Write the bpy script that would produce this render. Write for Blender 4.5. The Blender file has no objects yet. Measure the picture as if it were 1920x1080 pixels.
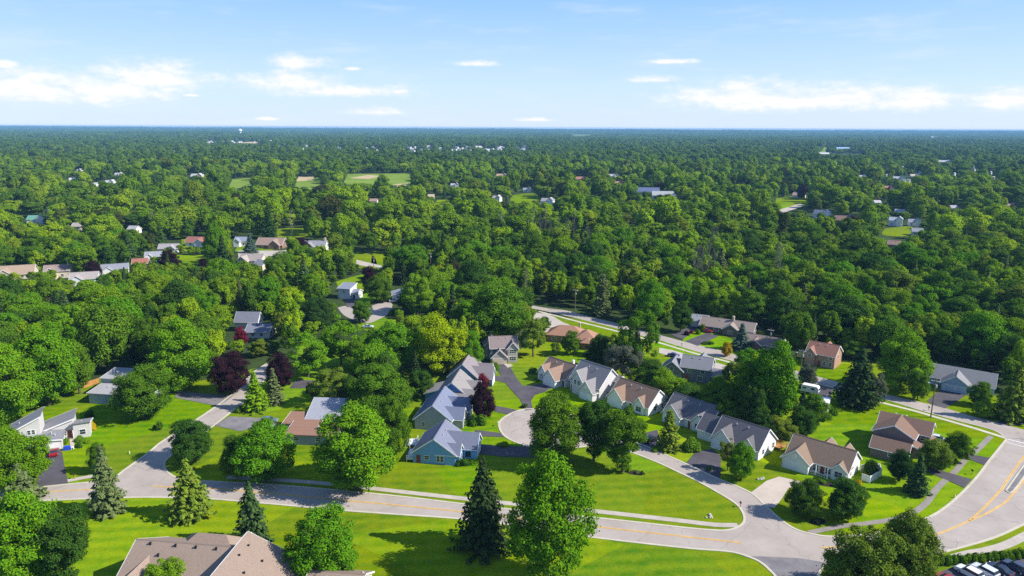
import bpy, math, random
import numpy as np
from mathutils import Vector, Matrix
SC = bpy.context.scene
COL = SC.collection
PI = math.pi
# ------------------------------------------------------------------ camera model
# the photograph's own geometry: pixel (1920 x 1080) <-> point on the ground
FPX, HZ, CAMH = 1330.0, 239.0, 84.0
ROLL = math.atan(0.0046)
PITCH = math.atan((540 - HZ) / FPX)
_f = Vector((0, math.cos(PITCH), -math.sin(PITCH)))
_u0 = Vector((0, math.sin(PITCH), math.cos(PITCH)))
_r0 = Vector((1, 0, 0))
_r = _r0 * math.cos(ROLL) + _u0 * math.sin(ROLL)
_u = _u0 * math.cos(ROLL) - _r0 * math.sin(ROLL)
def ray(px, py):
    return _f + _r * ((px - 960) / FPX) + _u * ((540 - py) / FPX)
def G(px, py, z=0.0):
    d = ray(px, py); t = (z - CAMH) / d.z
    return Vector((d.x * t, d.y * t, z))
def pr(x, y, z):
    v = Vector((x, y, z - CAMH)); w = v.dot(_f)
    if w < 1: return (-9999, -9999)
    return (960 + FPX * v.dot(_r) / w, 540 - FPX * v.dot(_u) / w)
def hgt(p, py):
    lo, hi = 0.0, CAMH - 1
    for _ in range(30):
        m = (lo + hi) / 2
        if pr(p[0], p[1], m)[1] > py: lo = m
        else: hi = m
    return lo
def pxm(p, z=0.0):       # pixels per metre at a point
    return FPX / Vector((p[0], p[1], z - CAMH)).dot(_f)

# ------------------------------------------------------------------ small helpers
def tag(o, label=None, cat=None, group=None, kind=None):
    if label: o['label'] = label
    if cat: o['category'] = cat
    if group: o['group'] = group
    if kind: o['kind'] = kind
    return o
def empty(name, loc, rz=0.0, scale=None):
    o = bpy.data.objects.new(name, None); COL.objects.link(o)
    o.location = loc; o.rotation_euler = (0, 0, rz)
    o.empty_display_size = 0.3
    if scale is not None: o.scale = scale
    return o
def link(name, me, parent=None, mat=None):
    o = bpy.data.objects.new(name, me); COL.objects.link(o)
    if parent: o.parent = parent
    if mat and not me.materials: me.materials.append(mat)
    return o
def mesh_np(name, V, n_per, mat=None):
    """faces of n_per corners, each with corners of its own"""
    V = np.asarray(V, dtype=np.float32).reshape(-1, 3)
    nf = len(V) // n_per
    me = bpy.data.meshes.new(name)
    me.vertices.add(len(V)); me.vertices.foreach_set('co', V.ravel())
    me.loops.add(len(V)); me.loops.foreach_set('vertex_index', np.arange(len(V), dtype=np.int32))
    me.polygons.add(nf)
    me.polygons.foreach_set('loop_start', np.arange(nf, dtype=np.int32) * n_per)
    me.polygons.foreach_set('loop_total', np.full(nf, n_per, dtype=np.int32))
    me.update(calc_edges=True); me.validate()
    if mat: me.materials.append(mat)
    return me
class MB:
    def __init__(s): s.v = []; s.f = []; s.m = []
    def face(s, pts, mi=0):
        n = len(s.v); s.v += [tuple(p) for p in pts]; s.f.append(tuple(range(n, n + len(pts)))); s.m.append(mi)
    def poly(s, V, F, mi=0):
        n = len(s.v); s.v += [tuple(p) for p in V]
        for f in F: s.f.append(tuple(i + n for i in f)); s.m.append(mi)
    def box(s, x0, x1, y0, y1, z0, z1, mi=0):
        V = [(x0,y0,z0),(x1,y0,z0),(x1,y1,z0),(x0,y1,z0),(x0,y0,z1),(x1,y0,z1),(x1,y1,z1),(x0,y1,z1)]
        s.poly(V, [(0,3,2,1),(4,5,6,7),(0,1,5,4),(1,2,6,5),(2,3,7,6),(3,0,4,7)], mi)
    def prism(s, prof, axis, a0, a1, mi=0):
        """closed profile of (b, z) swept along axis 'u' or 'v' from a0 to a1"""
        n = len(prof)
        P = (lambda a, b, z: (a, b, z)) if axis == 'u' else (lambda a, b, z: (b, a, z))
        V = [P(a0, b, z) for b, z in prof] + [P(a1, b, z) for b, z in prof]
        F = [tuple(range(n))[::-1], tuple(range(n, 2 * n))]
        F += [(i, (i + 1) % n, n + (i + 1) % n, n + i) for i in range(n)]
        s.poly(V, F, mi)
    def cyl(s, p0, p1, r0, r1, n=8, mi=0, caps=True):
        p0, p1 = Vector(p0), Vector(p1); d = (p1 - p0).normalized()
        a = d.cross(Vector((0, 0, 1)) if abs(d.z) < .9 else Vector((1, 0, 0))).normalized(); b = d.cross(a)
        V = []
        for p, r in ((p0, r0), (p1, r1)):
            for i in range(n):
                t = 2 * PI * i / n; V.append(p + a * (r * math.cos(t)) + b * (r * math.sin(t)))
        F = [(i, (i + 1) % n, n + (i + 1) % n, n + i) for i in range(n)]
        if caps: F += [tuple(range(n))[::-1], tuple(range(n, 2 * n))]
        s.poly(V, F, mi)
    def ball(s, c, r, n=8, mi=0, sq=1.0):
        V = []; F = []; k = n // 2
        for j in range(k + 1):
            t = PI * j / k
            for i in range(n):
                p = 2 * PI * i / n
                V.append((c[0] + r * math.sin(t) * math.cos(p), c[1] + r * math.sin(t) * math.sin(p), c[2] + r * sq * math.cos(t)))
        for j in range(k):
            for i in range(n):
                F.append((j*n+i, (j+1)*n+i, (j+1)*n+(i+1)%n, j*n+(i+1)%n))
        s.poly(V, F, mi)
    def build(s, name, mats, parent=None, smooth=False):
        import bmesh
        me = bpy.data.meshes.new(name); me.from_pydata(s.v, [], s.f)
        mats = mats if isinstance(mats, (list, tuple)) else [mats]
        for m in mats: me.materials.append(m)
        me.polygons.foreach_set('material_index', s.m)
        bm = bmesh.new(); bm.from_mesh(me); bmesh.ops.remove_doubles(bm, verts=bm.verts, dist=1e-4)
        bmesh.ops.recalc_face_normals(bm, faces=bm.faces); bm.to_mesh(me); bm.free()
        if smooth: me.polygons.foreach_set('use_smooth', [True] * len(me.polygons))
        return link(name, me, parent)
def make_part(o, root):
    """o, built where it stands, becomes a part of root"""
    for k in ('label', 'category', 'group'):
        if k in o: del o[k]
    o.parent = root
    o.matrix_parent_inverse = (Matrix.Translation(root.location) @ root.rotation_euler.to_matrix().to_4x4()).inverted()
def copy_tree(o, parent=None):
    c = o.copy(); COL.objects.link(c)
    if parent: c.parent = parent
    for ch in list(o.children): copy_tree(ch, c)
    return c
def smooth_line(P, n=6, closed=False):
    """Catmull-Rom through points"""
    P = [Vector(p) for p in P]; out = []
    L = len(P)
    for i in range(L - 1):
        p0 = P[max(i - 1, 0)]; p1 = P[i]; p2 = P[i + 1]; p3 = P[min(i + 2, L - 1)]
        for k in range(n):
            t = k / n
            out.append(0.5 * ((2 * p1) + (p2 - p0) * t + (2 * p0 - 5 * p1 + 4 * p2 - p3) * t * t + (3 * p1 - p0 - 3 * p2 + p3) * t ** 3))
    out.append(P[-1]); return out
def inside(x, y, poly):
    c = False; j = len(poly) - 1
    for i in range(len(poly)):
        xi, yi = poly[i]; xj, yj = poly[j]
        if (yi > y) != (yj > y) and x < (xj - xi) * (y - yi) / (yj - yi) + xi: c = not c
        j = i
    return c

# ------------------------------------------------------------------ materials
def new_mat(name):
    m = bpy.data.materials.new(name); m.use_nodes = True
    nt = m.node_tree; nt.nodes.clear()
    out = nt.nodes.new('ShaderNodeOutputMaterial')
    return m, nt, out
def N(nt, t, **kw):
    n = nt.nodes.new(t)
    for k, v in kw.items(): setattr(n, k, v)
    return n
def mixc(nt, fac, a, b, mode='MIX'):
    n = N(nt, 'ShaderNodeMix', data_type='RGBA', blend_type=mode)
    for s, v in ((0, fac), (6, a), (7, b)):
        if hasattr(v, 'links') or isinstance(v, bpy.types.NodeSocket): nt.links.new(v, n.inputs[s])
        elif s == 0: n.inputs[0].default_value = v
        else: n.inputs[s].default_value = (*v, 1)
    return n.outputs[2]
def noise(nt, scale, detail=3, vec=None, rough=.55):
    n = N(nt, 'ShaderNodeTexNoise'); n.inputs['Scale'].default_value = scale; n.inputs['Detail'].default_value = detail
    n.inputs['Roughness'].default_value = rough
    if vec is not None: nt.links.new(vec, n.inputs['Vector'])
    return n.outputs['Fac']
def ramp(nt, fac, stops):
    n = N(nt, 'ShaderNodeValToRGB'); e = n.color_ramp.elements
    while len(e) > 1: e.remove(e[-1])
    e[0].position = stops[0][0]; e[0].color = (*stops[0][1], 1)
    for p, c in stops[1:]:
        x = e.new(p); x.color = (*c, 1)
    nt.links.new(fac, n.inputs[0]); return n.outputs[0]
def math_n(nt, op, a, b=None, c=None, clamp=False):
    n = N(nt, 'ShaderNodeMath', operation=op, use_clamp=clamp)
    for i, v in enumerate((a, b, c)):
        if v is None: continue
        if isinstance(v, bpy.types.NodeSocket): nt.links.new(v, n.inputs[i])
        else: n.inputs[i].default_value = v
    return n.outputs[0]
def pos(nt): return N(nt, 'ShaderNodeNewGeometry').outputs['Position']
def objco(nt): return N(nt, 'ShaderNodeTexCoord').outputs['Object']
def surf(nt, out, col, rough=.8, spec=.25, bump=None, metal=0.0, bstr=.4):
    b = N(nt, 'ShaderNodeBsdfPrincipled')
    if isinstance(col, bpy.types.NodeSocket): nt.links.new(col, b.inputs['Base Color'])
    else: b.inputs['Base Color'].default_value = (*col, 1)
    b.inputs['Roughness'].default_value = rough
    b.inputs['Specular IOR Level'].default_value = spec
    b.inputs['Metallic'].default_value = metal
    if bump is not None:
        bp = N(nt, 'ShaderNodeBump'); bp.inputs['Strength'].default_value = bstr; bp.inputs['Distance'].default_value = .05
        nt.links.new(bump, bp.inputs['Height']); nt.links.new(bp.outputs[0], b.inputs['Normal'])
    nt.links.new(b.outputs[0], out.inputs[0]); return b
_cache = {}
def plain(name, col, rough=.6, spec=.3, var=.12, scale=1.5, metal=0.0):
    k = ('p', name)
    if k in _cache: return _cache[k]
    m, nt, out = new_mat(name)
    f = noise(nt, scale, 4, objco(nt))
    lo = tuple(c * (1 - var) for c in col); hi = tuple(min(1, c * (1 + var)) for c in col)
    surf(nt, out, ramp(nt, f, [(.3, lo), (.7, hi)]), rough, spec, metal=metal)
    _cache[k] = m; return m
def siding(col):
    k = ('s', col)
    if k in _cache: return _cache[k]
    m, nt, out = new_mat('siding')
    co = objco(nt)
    f = noise(nt, .7, 4, co)
    w = N(nt, 'ShaderNodeTexWave', wave_type='BANDS', bands_direction='Z', wave_profile='SAW'); w.inputs['Scale'].default_value = 1.6
    nt.links.new(co, w.inputs['Vector'])
    lo = tuple(c * .9 for c in col)
    c1 = mixc(nt, ramp(nt, f, [(.3, (0,0,0)), (.75, (1,1,1))]), lo, col)
    c2 = mixc(nt, math_n(nt, 'MULTIPLY', w.outputs['Fac'], .14), c1, tuple(c * .7 for c in col))
    surf(nt, out, c2, .65, .25, bump=w.outputs['Fac'], bstr=.25)
    _cache[k] = m; return m
def shingle(col):
    k = ('r', col)
    if k in _cache: return _cache[k]
    m, nt, out = new_mat('shingle')
    co = objco(nt)
    fine = noise(nt, 5.0, 3, co, .7); big = noise(nt, .35, 3, co)
    w = N(nt, 'ShaderNodeTexWave', wave_type='BANDS', bands_direction='Z', wave_profile='SAW'); w.inputs['Scale'].default_value = 1.9; w.inputs['Distortion'].default_value = .4
    nt.links.new(co, w.inputs['Vector'])
    c1 = ramp(nt, fine, [(.25, tuple(c * .62 for c in col)), (.5, col), (.75, tuple(min(1, c * 1.38) for c in col))])
    c2 = mixc(nt, math_n(nt, 'MULTIPLY', w.outputs['Fac'], .22), c1, tuple(c * .55 for c in col))
    c3 = mixc(nt, math_n(nt, 'MULTIPLY', big, .5), c2, tuple(c * .74 for c in col))
    surf(nt, out, c3, .9, .15)
    _cache[k] = m; return m
def foliage(name, use_random=None, trans=.2, patch=.007, leafvar=.5):
    """leaf material: tint from the object's own colour, or from a ramp over the instances; every leaf varies a little"""
    m, nt, out = new_mat(name)
    oi = N(nt, 'ShaderNodeObjectInfo'); ge = N(nt, 'ShaderNodeNewGeometry')
    base = oi.outputs['Color'] if use_random is None else ramp(nt, oi.outputs['Random'], use_random)
    if use_random is not None:
        nt.nodes[-1].color_ramp.interpolation = 'LINEAR'
        big = noise(nt, patch, 4, ge.outputs['Position'])
        base = mixc(nt, ramp(nt, big, [(.42, (0, 0, 0)), (.66, (.55, .55, .55))]), base, (.058, .135, .016))
    rnd = ge.outputs['Random Per Island']
    hv = N(nt, 'ShaderNodeHueSaturation')
    nt.links.new(base, hv.inputs['Color'])
    nt.links.new(math_n(nt, 'MULTIPLY_ADD', rnd, -.035, .508), hv.inputs['Hue'])
    nt.links.new(math_n(nt, 'MULTIPLY_ADD', math_n(nt, 'FRACT', math_n(nt, 'MULTIPLY', rnd, 13.7)), leafvar, 1 - leafvar * .52), hv.inputs['Value'])
    d = N(nt, 'ShaderNodeBsdfDiffuse'); t = N(nt, 'ShaderNodeBsdfTranslucent')
    nt.links.new(hv.outputs[0], d.inputs[0])
    tc = mixc(nt, .5, hv.outputs[0], (1.25, 1.3, .6), 'MULTIPLY'); nt.links.new(tc, t.inputs[0])
    mx = N(nt, 'ShaderNodeMixShader'); mx.inputs[0].default_value = trans
    nt.links.new(d.outputs[0], mx.inputs[1]); nt.links.new(t.outputs[0], mx.inputs[2])
    nt.links.new(mx.outputs[0], out.inputs[0]); return m
M = {}
M['white'] = plain('white_paint', (.78, .78, .77), .45, .4, .04)
M['trim'] = plain('white_trim', (.72, .72, .71), .5, .3, .05)
M['bark'] = plain('bark', (.11, .085, .065), .9, .1, .35, 2.0)
M['palebark'] = plain('pale_bark', (.16, .145, .125), .9, .1, .3, 2.0)
M['timber'] = plain('timber', (.42, .21, .07), .8, .2, .2)
M['pole'] = plain('weathered_pole', (.17, .13, .10), .9, .1, .25)
M['greymetal'] = plain('grey_metal', (.5, .51, .52), .45, .5, .06)
M['brick'] = plain('brick', (.22, .11, .08), .9, .1, .25, 3)
M['cream'] = plain('cream_paint', (.62, .52, .38), .7, .2, .08)
M['rubber'] = plain('rubber', (.015, .015, .016), .8, .2, .1)
M['stone'] = plain('stone', (.42, .4, .37), .9, .1, .3, 2)
def _glass():
    m, nt, out = new_mat('window_glass'); surf(nt, out, (.025, .035, .05), .08, .8); return m
M['glass'] = _glass()
def _paint():
    m, nt, out = new_mat('car_paint'); oi = N(nt, 'ShaderNodeObjectInfo')
    b = surf(nt, out, oi.outputs['Color'], .25, .5); b.inputs['Coat Weight'].default_value = .6; return m
M['paint'] = _paint()
def _asphalt(name, lo, hi, sc=.12, crack=True):
    m, nt, out = new_mat(name); p = pos(nt)
    big = noise(nt, sc, 4, p, .6); fine = noise(nt, 6.0, 2, p)
    c = ramp(nt, big, [(.3, lo), (.7, hi)])
    c = mixc(nt, math_n(nt, 'MULTIPLY', fine, .25), c, tuple(x * .75 for x in lo))
    st = noise(nt, .5, 5, p, .75)
    c = mixc(nt, ramp(nt, st, [(.55, (0, 0, 0)), (.75, (.45, .45, .45))]), c, tuple(x * .7 for x in lo))
    if crack:
        v = N(nt, 'ShaderNodeTexVoronoi', feature='DISTANCE_TO_EDGE'); v.inputs['Scale'].default_value = .06
        wv = N(nt, 'ShaderNodeVectorMath', operation='MULTIPLY_ADD')
        nz = N(nt, 'ShaderNodeTexNoise'); nz.inputs['Scale'].default_value = .4; nt.links.new(p, nz.inputs['Vector'])
        nt.links.new(nz.outputs['Color'], wv.inputs[0]); wv.inputs[1].default_value = (4, 4, 0); nt.links.new(p, wv.inputs[2])
        nt.links.new(wv.outputs[0], v.inputs['Vector'])
        line = math_n(nt, 'LESS_THAN', v.outputs['Distance'], .005)
        c = mixc(nt, math_n(nt, 'MULTIPLY', line, .3), c, tuple(x * .45 for x in lo))
    surf(nt, out, c, .9, .15); return m
M['road'] = _asphalt('road_asphalt', (.34, .295, .258), (.435, .382, .338))
M['drive'] = _asphalt('driveway_asphalt', (.07, .065, .075), (.115, .105, .115), .2, False)
M['drivegrey'] = _asphalt('old_driveway_asphalt', (.15, .14, .145), (.25, .235, .235), .3, False)
M['pathgrey'] = _asphalt('worn_path', (.22, .2, .18), (.31, .28, .25), .3, False)
M['concrete'] = _asphalt('concrete', (.38, .34, .29), (.52, .46, .40), .3, False)
M['kerb'] = _asphalt('kerb_concrete', (.46, .42, .33), (.58, .53, .42), .3, False)
M['tanconcrete'] = _asphalt('tan_concrete', (.45, .385, .32), (.55, .47, .4), .2, False)
M['yellow'] = plain('road_paint_yellow', (.72, .42, .07), .7, .2, .18, .8)
M['linewhite'] = plain('road_paint_white', (.7, .68, .66), .7, .2, .15, .8)
def _lawn(name, hue=1.0):
    m, nt, out = new_mat(name); p = pos(nt)
    big = noise(nt, .03, 6, p, .68); mid = noise(nt, .35, 4, p, .6); fine = noise(nt, 2.2, 3, p, .7)
    mp = N(nt, 'ShaderNodeMapping'); mp.inputs['Rotation'].default_value = (0, 0, math.radians(84)); nt.links.new(p, mp.inputs[0])
    w = N(nt, 'ShaderNodeTexWave', wave_type='BANDS', bands_direction='X'); w.inputs['Scale'].default_value = .085; w.inputs['Distortion'].default_value = 1.6
    w.inputs['Detail'].default_value = 3; w.inputs['Detail Scale'].default_value = .25
    nt.links.new(mp.outputs[0], w.inputs['Vector'])
    a = (.06, .17, .003); b = (.20, .285, .002); dry = (.28, .29, .004)
    c = ramp(nt, big, [(.3, a), (.48, (.11, .22, .003)), (.66, b)])
    c = mixc(nt, ramp(nt, mid, [(.38, (0,0,0)), (.74, (.8,.8,.8))]), c, dry)
    c = mixc(nt, math_n(nt, 'MULTIPLY', math_n(nt, 'MULTIPLY', w.outputs['Fac'], mid), 1.15), c, (.25, .33, .004))
    c = mixc(nt, ramp(nt, fine, [(.3, (.5,.5,.5)), (.7, (0,0,0))]), c, (.055, .13, .006))
    v = N(nt, 'ShaderNodeTexVoronoi'); v.inputs['Scale'].default_value = .028; nt.links.new(p, v.inputs['Vector'])
    sp = N(nt, 'ShaderNodeSeparateColor'); nt.links.new(v.outputs['Color'], sp.inputs[0])
    hs = N(nt, 'ShaderNodeHueSaturation'); nt.links.new(c, hs.inputs['Color'])
    nt.links.new(math_n(nt, 'MULTIPLY_ADD', sp.outputs[0], .034, .488), hs.inputs['Hue']); nt.links.new(math_n(nt, 'MULTIPLY_ADD', sp.outputs[1], .34, .82), hs.inputs['Value'])
    nt.links.new(math_n(nt, 'MULTIPLY_ADD', sp.outputs[2], -.05, 1.02), hs.inputs['Saturation']); c = hs.outputs[0]
    surf(nt, out, c, .95, .0, bump=fine, bstr=.6); return m
M['lawn'] = _lawn('lawn_grass')
def _floor():
    m, nt, out = new_mat('woodland_floor'); p = pos(nt)
    a = noise(nt, .06, 5, p); b = noise(nt, .6, 4, p)
    c = ramp(nt, a, [(.3, (.02, .045, .012)), (.6, (.045, .085, .018)), (.8, (.07, .12, .02))])
    c = mixc(nt, math_n(nt, 'MULTIPLY', b, .5), c, (.05, .045, .025))
    surf(nt, out, c, .95, .05); return m
M['floor'] = _floor()
M['field'] = plain('mown_field', (.17, .25, .03), .95, .05, .2, .02)
M['sand'] = plain('infield_sand', (.45, .36, .2), .95, .05, .15, .05)
M['leaf'] = foliage('leaf')
M['needle'] = foliage('needle', trans=.08)
GREENS = [(0, (.042, .11, .012)), (.12, (.085, .185, .01)), (.4, (.145, .285, .008)), (.68, (.20, .355, .008)), (.88, (.27, .41, .009)), (.975, (.11, .16, .02)), (1, (.035, .018, .018))]
M['leafmix'] = foliage('woodland_leaf', GREENS, .3)
M['leaffar'] = foliage('distant_leaf', [(0, (.05, .115, .022)), (.3, (.085, .175, .018)), (.7, (.12, .235, .016)), (1, (.17, .29, .016))], .36, .0022, .3)
M['needlemix'] = foliage('woodland_needle', [(0, (.02, .05, .02)), (.6, (.035, .075, .025)), (1, (.06, .09, .03))], .08)
# ------------------------------------------------------------------ foliage meshes
def unit(a): return a / np.maximum(np.linalg.norm(a, axis=-1, keepdims=True), 1e-6)
def leaves(rng, P, Nrm, size, asp=.62):
    """diamond leaves at points P with normals Nrm"""
    n = len(P)
    r = unit(rng.normal(size=(n, 3)))
    a = unit(np.cross(Nrm, r)); b = np.cross(Nrm, a)
    s = size * rng.uniform(.6, 1.4, (n, 1))
    fold = Nrm * s * .12
    V = np.stack([P + a * s, P + b * s * asp + fold, P - a * s, P - b * s * asp + fold], axis=1)
    return V
def broad_crown(seed, n, leaf, R=7.0, H=18.0, base=.2, nl=46, lobe=(.24, .40), flat=.5, squeeze=1.0, jit=.36):
    rng = np.random.default_rng(seed)
    zc = H * (base + (1 - base) * flat); up = H - zc; dn = zc - H * base
    d = unit(rng.normal(size=(nl, 3)) + np.array([0, 0, .12]))
    rad = rng.uniform(.3, .93, (nl, 1)) ** .7
    k1, k2 = rng.uniform(0, 6.28, 2)
    phi = np.arctan2(d[:, 1], d[:, 0])
    asym = 1 + .11 * np.sin(2 * phi + k1) + .09 * np.sin(3 * phi + k2)
    rl = rng.uniform(*lobe, nl) * R
    C = d * rad
    C[:, 0] *= (R - rl * .75) * asym * squeeze; C[:, 1] *= (R - rl * .75) * asym
    C[:, 2] = np.where(C[:, 2] > 0, C[:, 2] * (up - rl * .6), C[:, 2] * (dn - rl * .3)) + zc
    w = rl ** 2; w /= w.sum()
    li = rng.choice(nl, n, p=w)
    e = unit(rng.normal(size=(n, 3)))
    od = unit(C[li] - np.array([0, 0, zc - up * .2]))
    flip = (np.sum(e * od, 1) < -.15) & (rng.random(n) < .85)
    e[flip] *= -1
    rr = rl[li][:, None] * rng.uniform(.58, 1.12, (n, 1))
    ax = rng.uniform(.68, 1.36, (nl, 3)) * np.array([1, 1, .85])
    e2 = e * ax[li]
    P = C[li] + e2 * rr
    ns = int(n * .06)                                   # a few loose sprays outside the lobes
    P[:ns] += od[:ns] * rng.uniform(0, .16, (ns, 1)) * R
    Nn = unit(e * .75 + np.array([0, 0, .3]) + rng.normal(size=(n, 3)) * jit)
    return leaves(rng, P, Nn, leaf)
def trunk_mesh(seed, H, base, R, mat, r0=.32, limbs=7):
    rnd = random.Random(seed); mb = MB()
    z = 0; p = Vector((0, 0, -.1)); r = r0
    top = H * (base + (1 - base) * .62)
    pts = [p]
    for i in range(5):
        q = Vector((rnd.uniform(-.22, .22), rnd.uniform(-.22, .22), top * (i + 1) / 5)); r2 = r0 * (1 - .75 * (i + 1) / 5)
        mb.cyl(p, q, r * (1.35 if i == 0 else 1), r2, 7); p, r = q, r2; pts.append(q)
    for k in range(limbs):
        t = rnd.uniform(.42, .95); a = rnd.uniform(0, 6.28)
        i = min(int(t * 5), 4); s = pts[i].lerp(pts[i + 1], t * 5 - i)
        e = s + Vector((math.cos(a) * R * .55, math.sin(a) * R * .55, H * rnd.uniform(.1, .22)))
        m = s.lerp(e, .5) + Vector((0, 0, -.4))
        rr = r0 * .42 * (1.2 - t * .5)
        mb.cyl(s, m, rr, rr * .7, 5); mb.cyl(m, e, rr * .7, rr * .25, 5)
    o = mb.build('trunk', mat); me = o.data; bpy.data.objects.remove(o); return me
def spruce_crown(seed, levels, R=3.2, H=12.0, leaf=.34, per=9, along=6, base=.06, droop=.25, power=.9):
    rng = np.random.default_rng(seed); P = []; Nn = []
    for L in range(levels):
        t = L / levels; z = H * (base + (1 - base) * t)
        bl = R * max(.04, (1 - t)) ** power * rng.uniform(.76, 1.16)
        nb = max(4, int(per * (.45 + .55 * (1 - t))))
        a0 = rng.uniform(0, 6.28)
        for k in range(nb):
            a = a0 + 6.283 * k / nb + rng.normal() * .12; l = bl * rng.uniform(.6, 1.16)
            if rng.random() < .06: continue
            na = max(2, int(along * l / R + 1.5))
            s = (np.arange(na) + rng.uniform(.2, .9, na)) / na
            for w in (-1, 1, 0):
                off = w * .5 * leaf * (1.3 - s * .6)
                x = s * l; zz = z - droop * x * (.4 + .6 * s) + .28 * l * s * s + rng.normal(size=na) * .05
                P.append(np.stack([np.cos(a) * x - np.sin(a) * off * 1.5, np.sin(a) * x + np.cos(a) * off * 1.5, zz], 1))
                nn = np.stack([np.cos(a) * .45 - np.sin(a) * w * .4 + 0 * s, np.sin(a) * .45 + np.cos(a) * w * .4 + 0 * s, .75 + 0 * s], 1)
                Nn.append(nn)
    P = np.concatenate(P); Nn = unit(np.concatenate(Nn) + rng.normal(size=P.shape) * .28)
    return leaves(rng, P, Nn, leaf * 1.25, .5)
def dome_shrub(seed, n, leaf, R=1.0, H=1.0):
    rng = np.random.default_rng(seed); nl = 14
    d = unit(rng.normal(size=(nl, 3))); d[:, 2] = np.abs(d[:, 2])
    C = d * rng.uniform(.3, .62, (nl, 1)) * np.array([R, R, H * .9]) + np.array([0, 0, H * .12])
    li = rng.integers(0, nl, n); e = unit(rng.normal(size=(n, 3)))
    P = C[li] + e * R * .4 * rng.uniform(.75, 1.05, (n, 1)) * np.array([1, 1, min(1, H / R)])
    P[:, 2] = np.maximum(P[:, 2], .03)
    return leaves(rng, P, unit(e + np.array([0, 0, .4]) + rng.normal(size=(n, 3)) * .35), leaf)
KIND = {}
def reg(kind, crowns, trunks, R, H): KIND[kind] = dict(c=crowns, t=trunks, R=R, H=H)
def _reg_broad(kind, seeds, n, leaf, **kw):
    R, H, b = kw.get('R', 7.0), kw.get('H', 18.0), kw.get('base', .2)
    reg(kind, [mesh_np(kind + '_crown', broad_crown(s, n, leaf, **kw), 4, M['leaf']) for s in seeds],
        [trunk_mesh(s, H, b, R, M['bark']) for s in seeds], R, H)
_reg_broad('round', (1, 2, 3), 40000, .19, base=.04, nl=130, lobe=(.13, .27), flat=.42)
_reg_broad('maple', (4, 5, 6, 7), 42000, .195, base=.04, nl=125, lobe=(.13, .30), flat=.44)
_reg_broad('open', (8, 9, 10), 21000, .19, base=.13, nl=58, lobe=(.12, .26), flat=.5)
_reg_broad('tall', (11, 12, 13), 36000, .185, R=5.5, H=18, base=.04, nl=105, lobe=(.16, .33), flat=.48)
_reg_broad('forest', (14, 15, 16, 17, 18), 25000, .25, base=.14, nl=80, lobe=(.14, .32), flat=.53)
def _reg_spruce(kind, seeds, lv, **kw):
    cr = [mesh_np(kind + '_crown', spruce_crown(s, lv, **kw), 4, M['needle']) for s in seeds]
    tr = [trunk_mesh(s, kw.get('H', 12.0), .5, .4, M['bark'], .2, 0) for s in seeds]
    reg(kind, cr, tr, kw.get('R', 3.2), kw.get('H', 12.0))
_reg_spruce('spruce', (21, 22, 23), 36, per=13, along=7, leaf=.32, base=.03)
_reg_spruce('widespruce', (24, 25), 30, per=12, along=9, R=4.6, H=11, leaf=.36, base=.04, droop=.32)
_reg_spruce('bulky', (28, 29), 40, per=15, along=9, R=4.6, H=11, leaf=.29, base=.03, droop=.26, power=.8)
_reg_spruce('pillar', (26, 27), 46, per=11, along=5, R=3.0, H=13, leaf=.3, base=.03, power=.5)
for kk, sd in (('shrub', (31, 32, 33)),):
    reg(kk, [mesh_np('shrub_crown', dome_shrub(s, 2600, .085), 4, M['leaf']) for s in sd], [None] * 3, 1.0, 1.0)
# leaf colours
C_ = dict(bright=(.104, .258, .008), vivid=(.082, .232, .008), mid=(.08, .185, .011), dark=(.044, .115, .014), deep=(.03, .083, .016),
          lime=(.145, .28, .01), olive=(.125, .20, .02), yellow=(.23, .35, .005), gold=(.42, .32, .01), purple=(.034, .014, .019),
          red=(.17, .018, .03), spruce=(.05, .10, .03), dspruce=(.035, .068, .02), sage=(.12, .16, .055), blue=(.085, .13, .10), grey=(.10, .125, .08), brown=(.12, .085, .04))
TREES = []      # (x, y, radius) of every tree standing
_cnt = [0]
def plant(kind, loc, height, radius, col, name, label, cat='tree', group=None, rz=None):
    K = KIND[kind]; _cnt[0] += 1; rnd = random.Random(_cnt[0] * 7 + 3)
    i = rnd.randrange(len(K['c']))
    s = radius / K['R']; sz = height / K['H']
    root = empty(name, (loc[0], loc[1], loc[2] if len(loc) > 2 else 0), rnd.uniform(0, 6.28) if rz is None else rz, (s, s, sz))
    c = C_[col] if isinstance(col, str) else col
    j = rnd.uniform(.9, 1.1)
    if K['t'][i] is not None: link('trunk', K['t'][i], root)
    o = link('crown', K['c'][i], root); o.color = (c[0] * j * rnd.uniform(.92, 1.08), c[1] * j, c[2] * j, 1)
    tag(root, label, cat, group); TREES.append((loc[0], loc[1], radius)); return root
def tree_px(kind, x, top, base, w, col, name, label, cat='tree', group=None):
    """a tree measured in the photograph: trunk foot (x, base), top edge and crown width in pixels"""
    p = G(x, base); h = hgt(p, top)
    r = w / 2 / pxm(p, h * .5)
    return plant(kind, p, h, r, col, name, label, cat, group)
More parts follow.
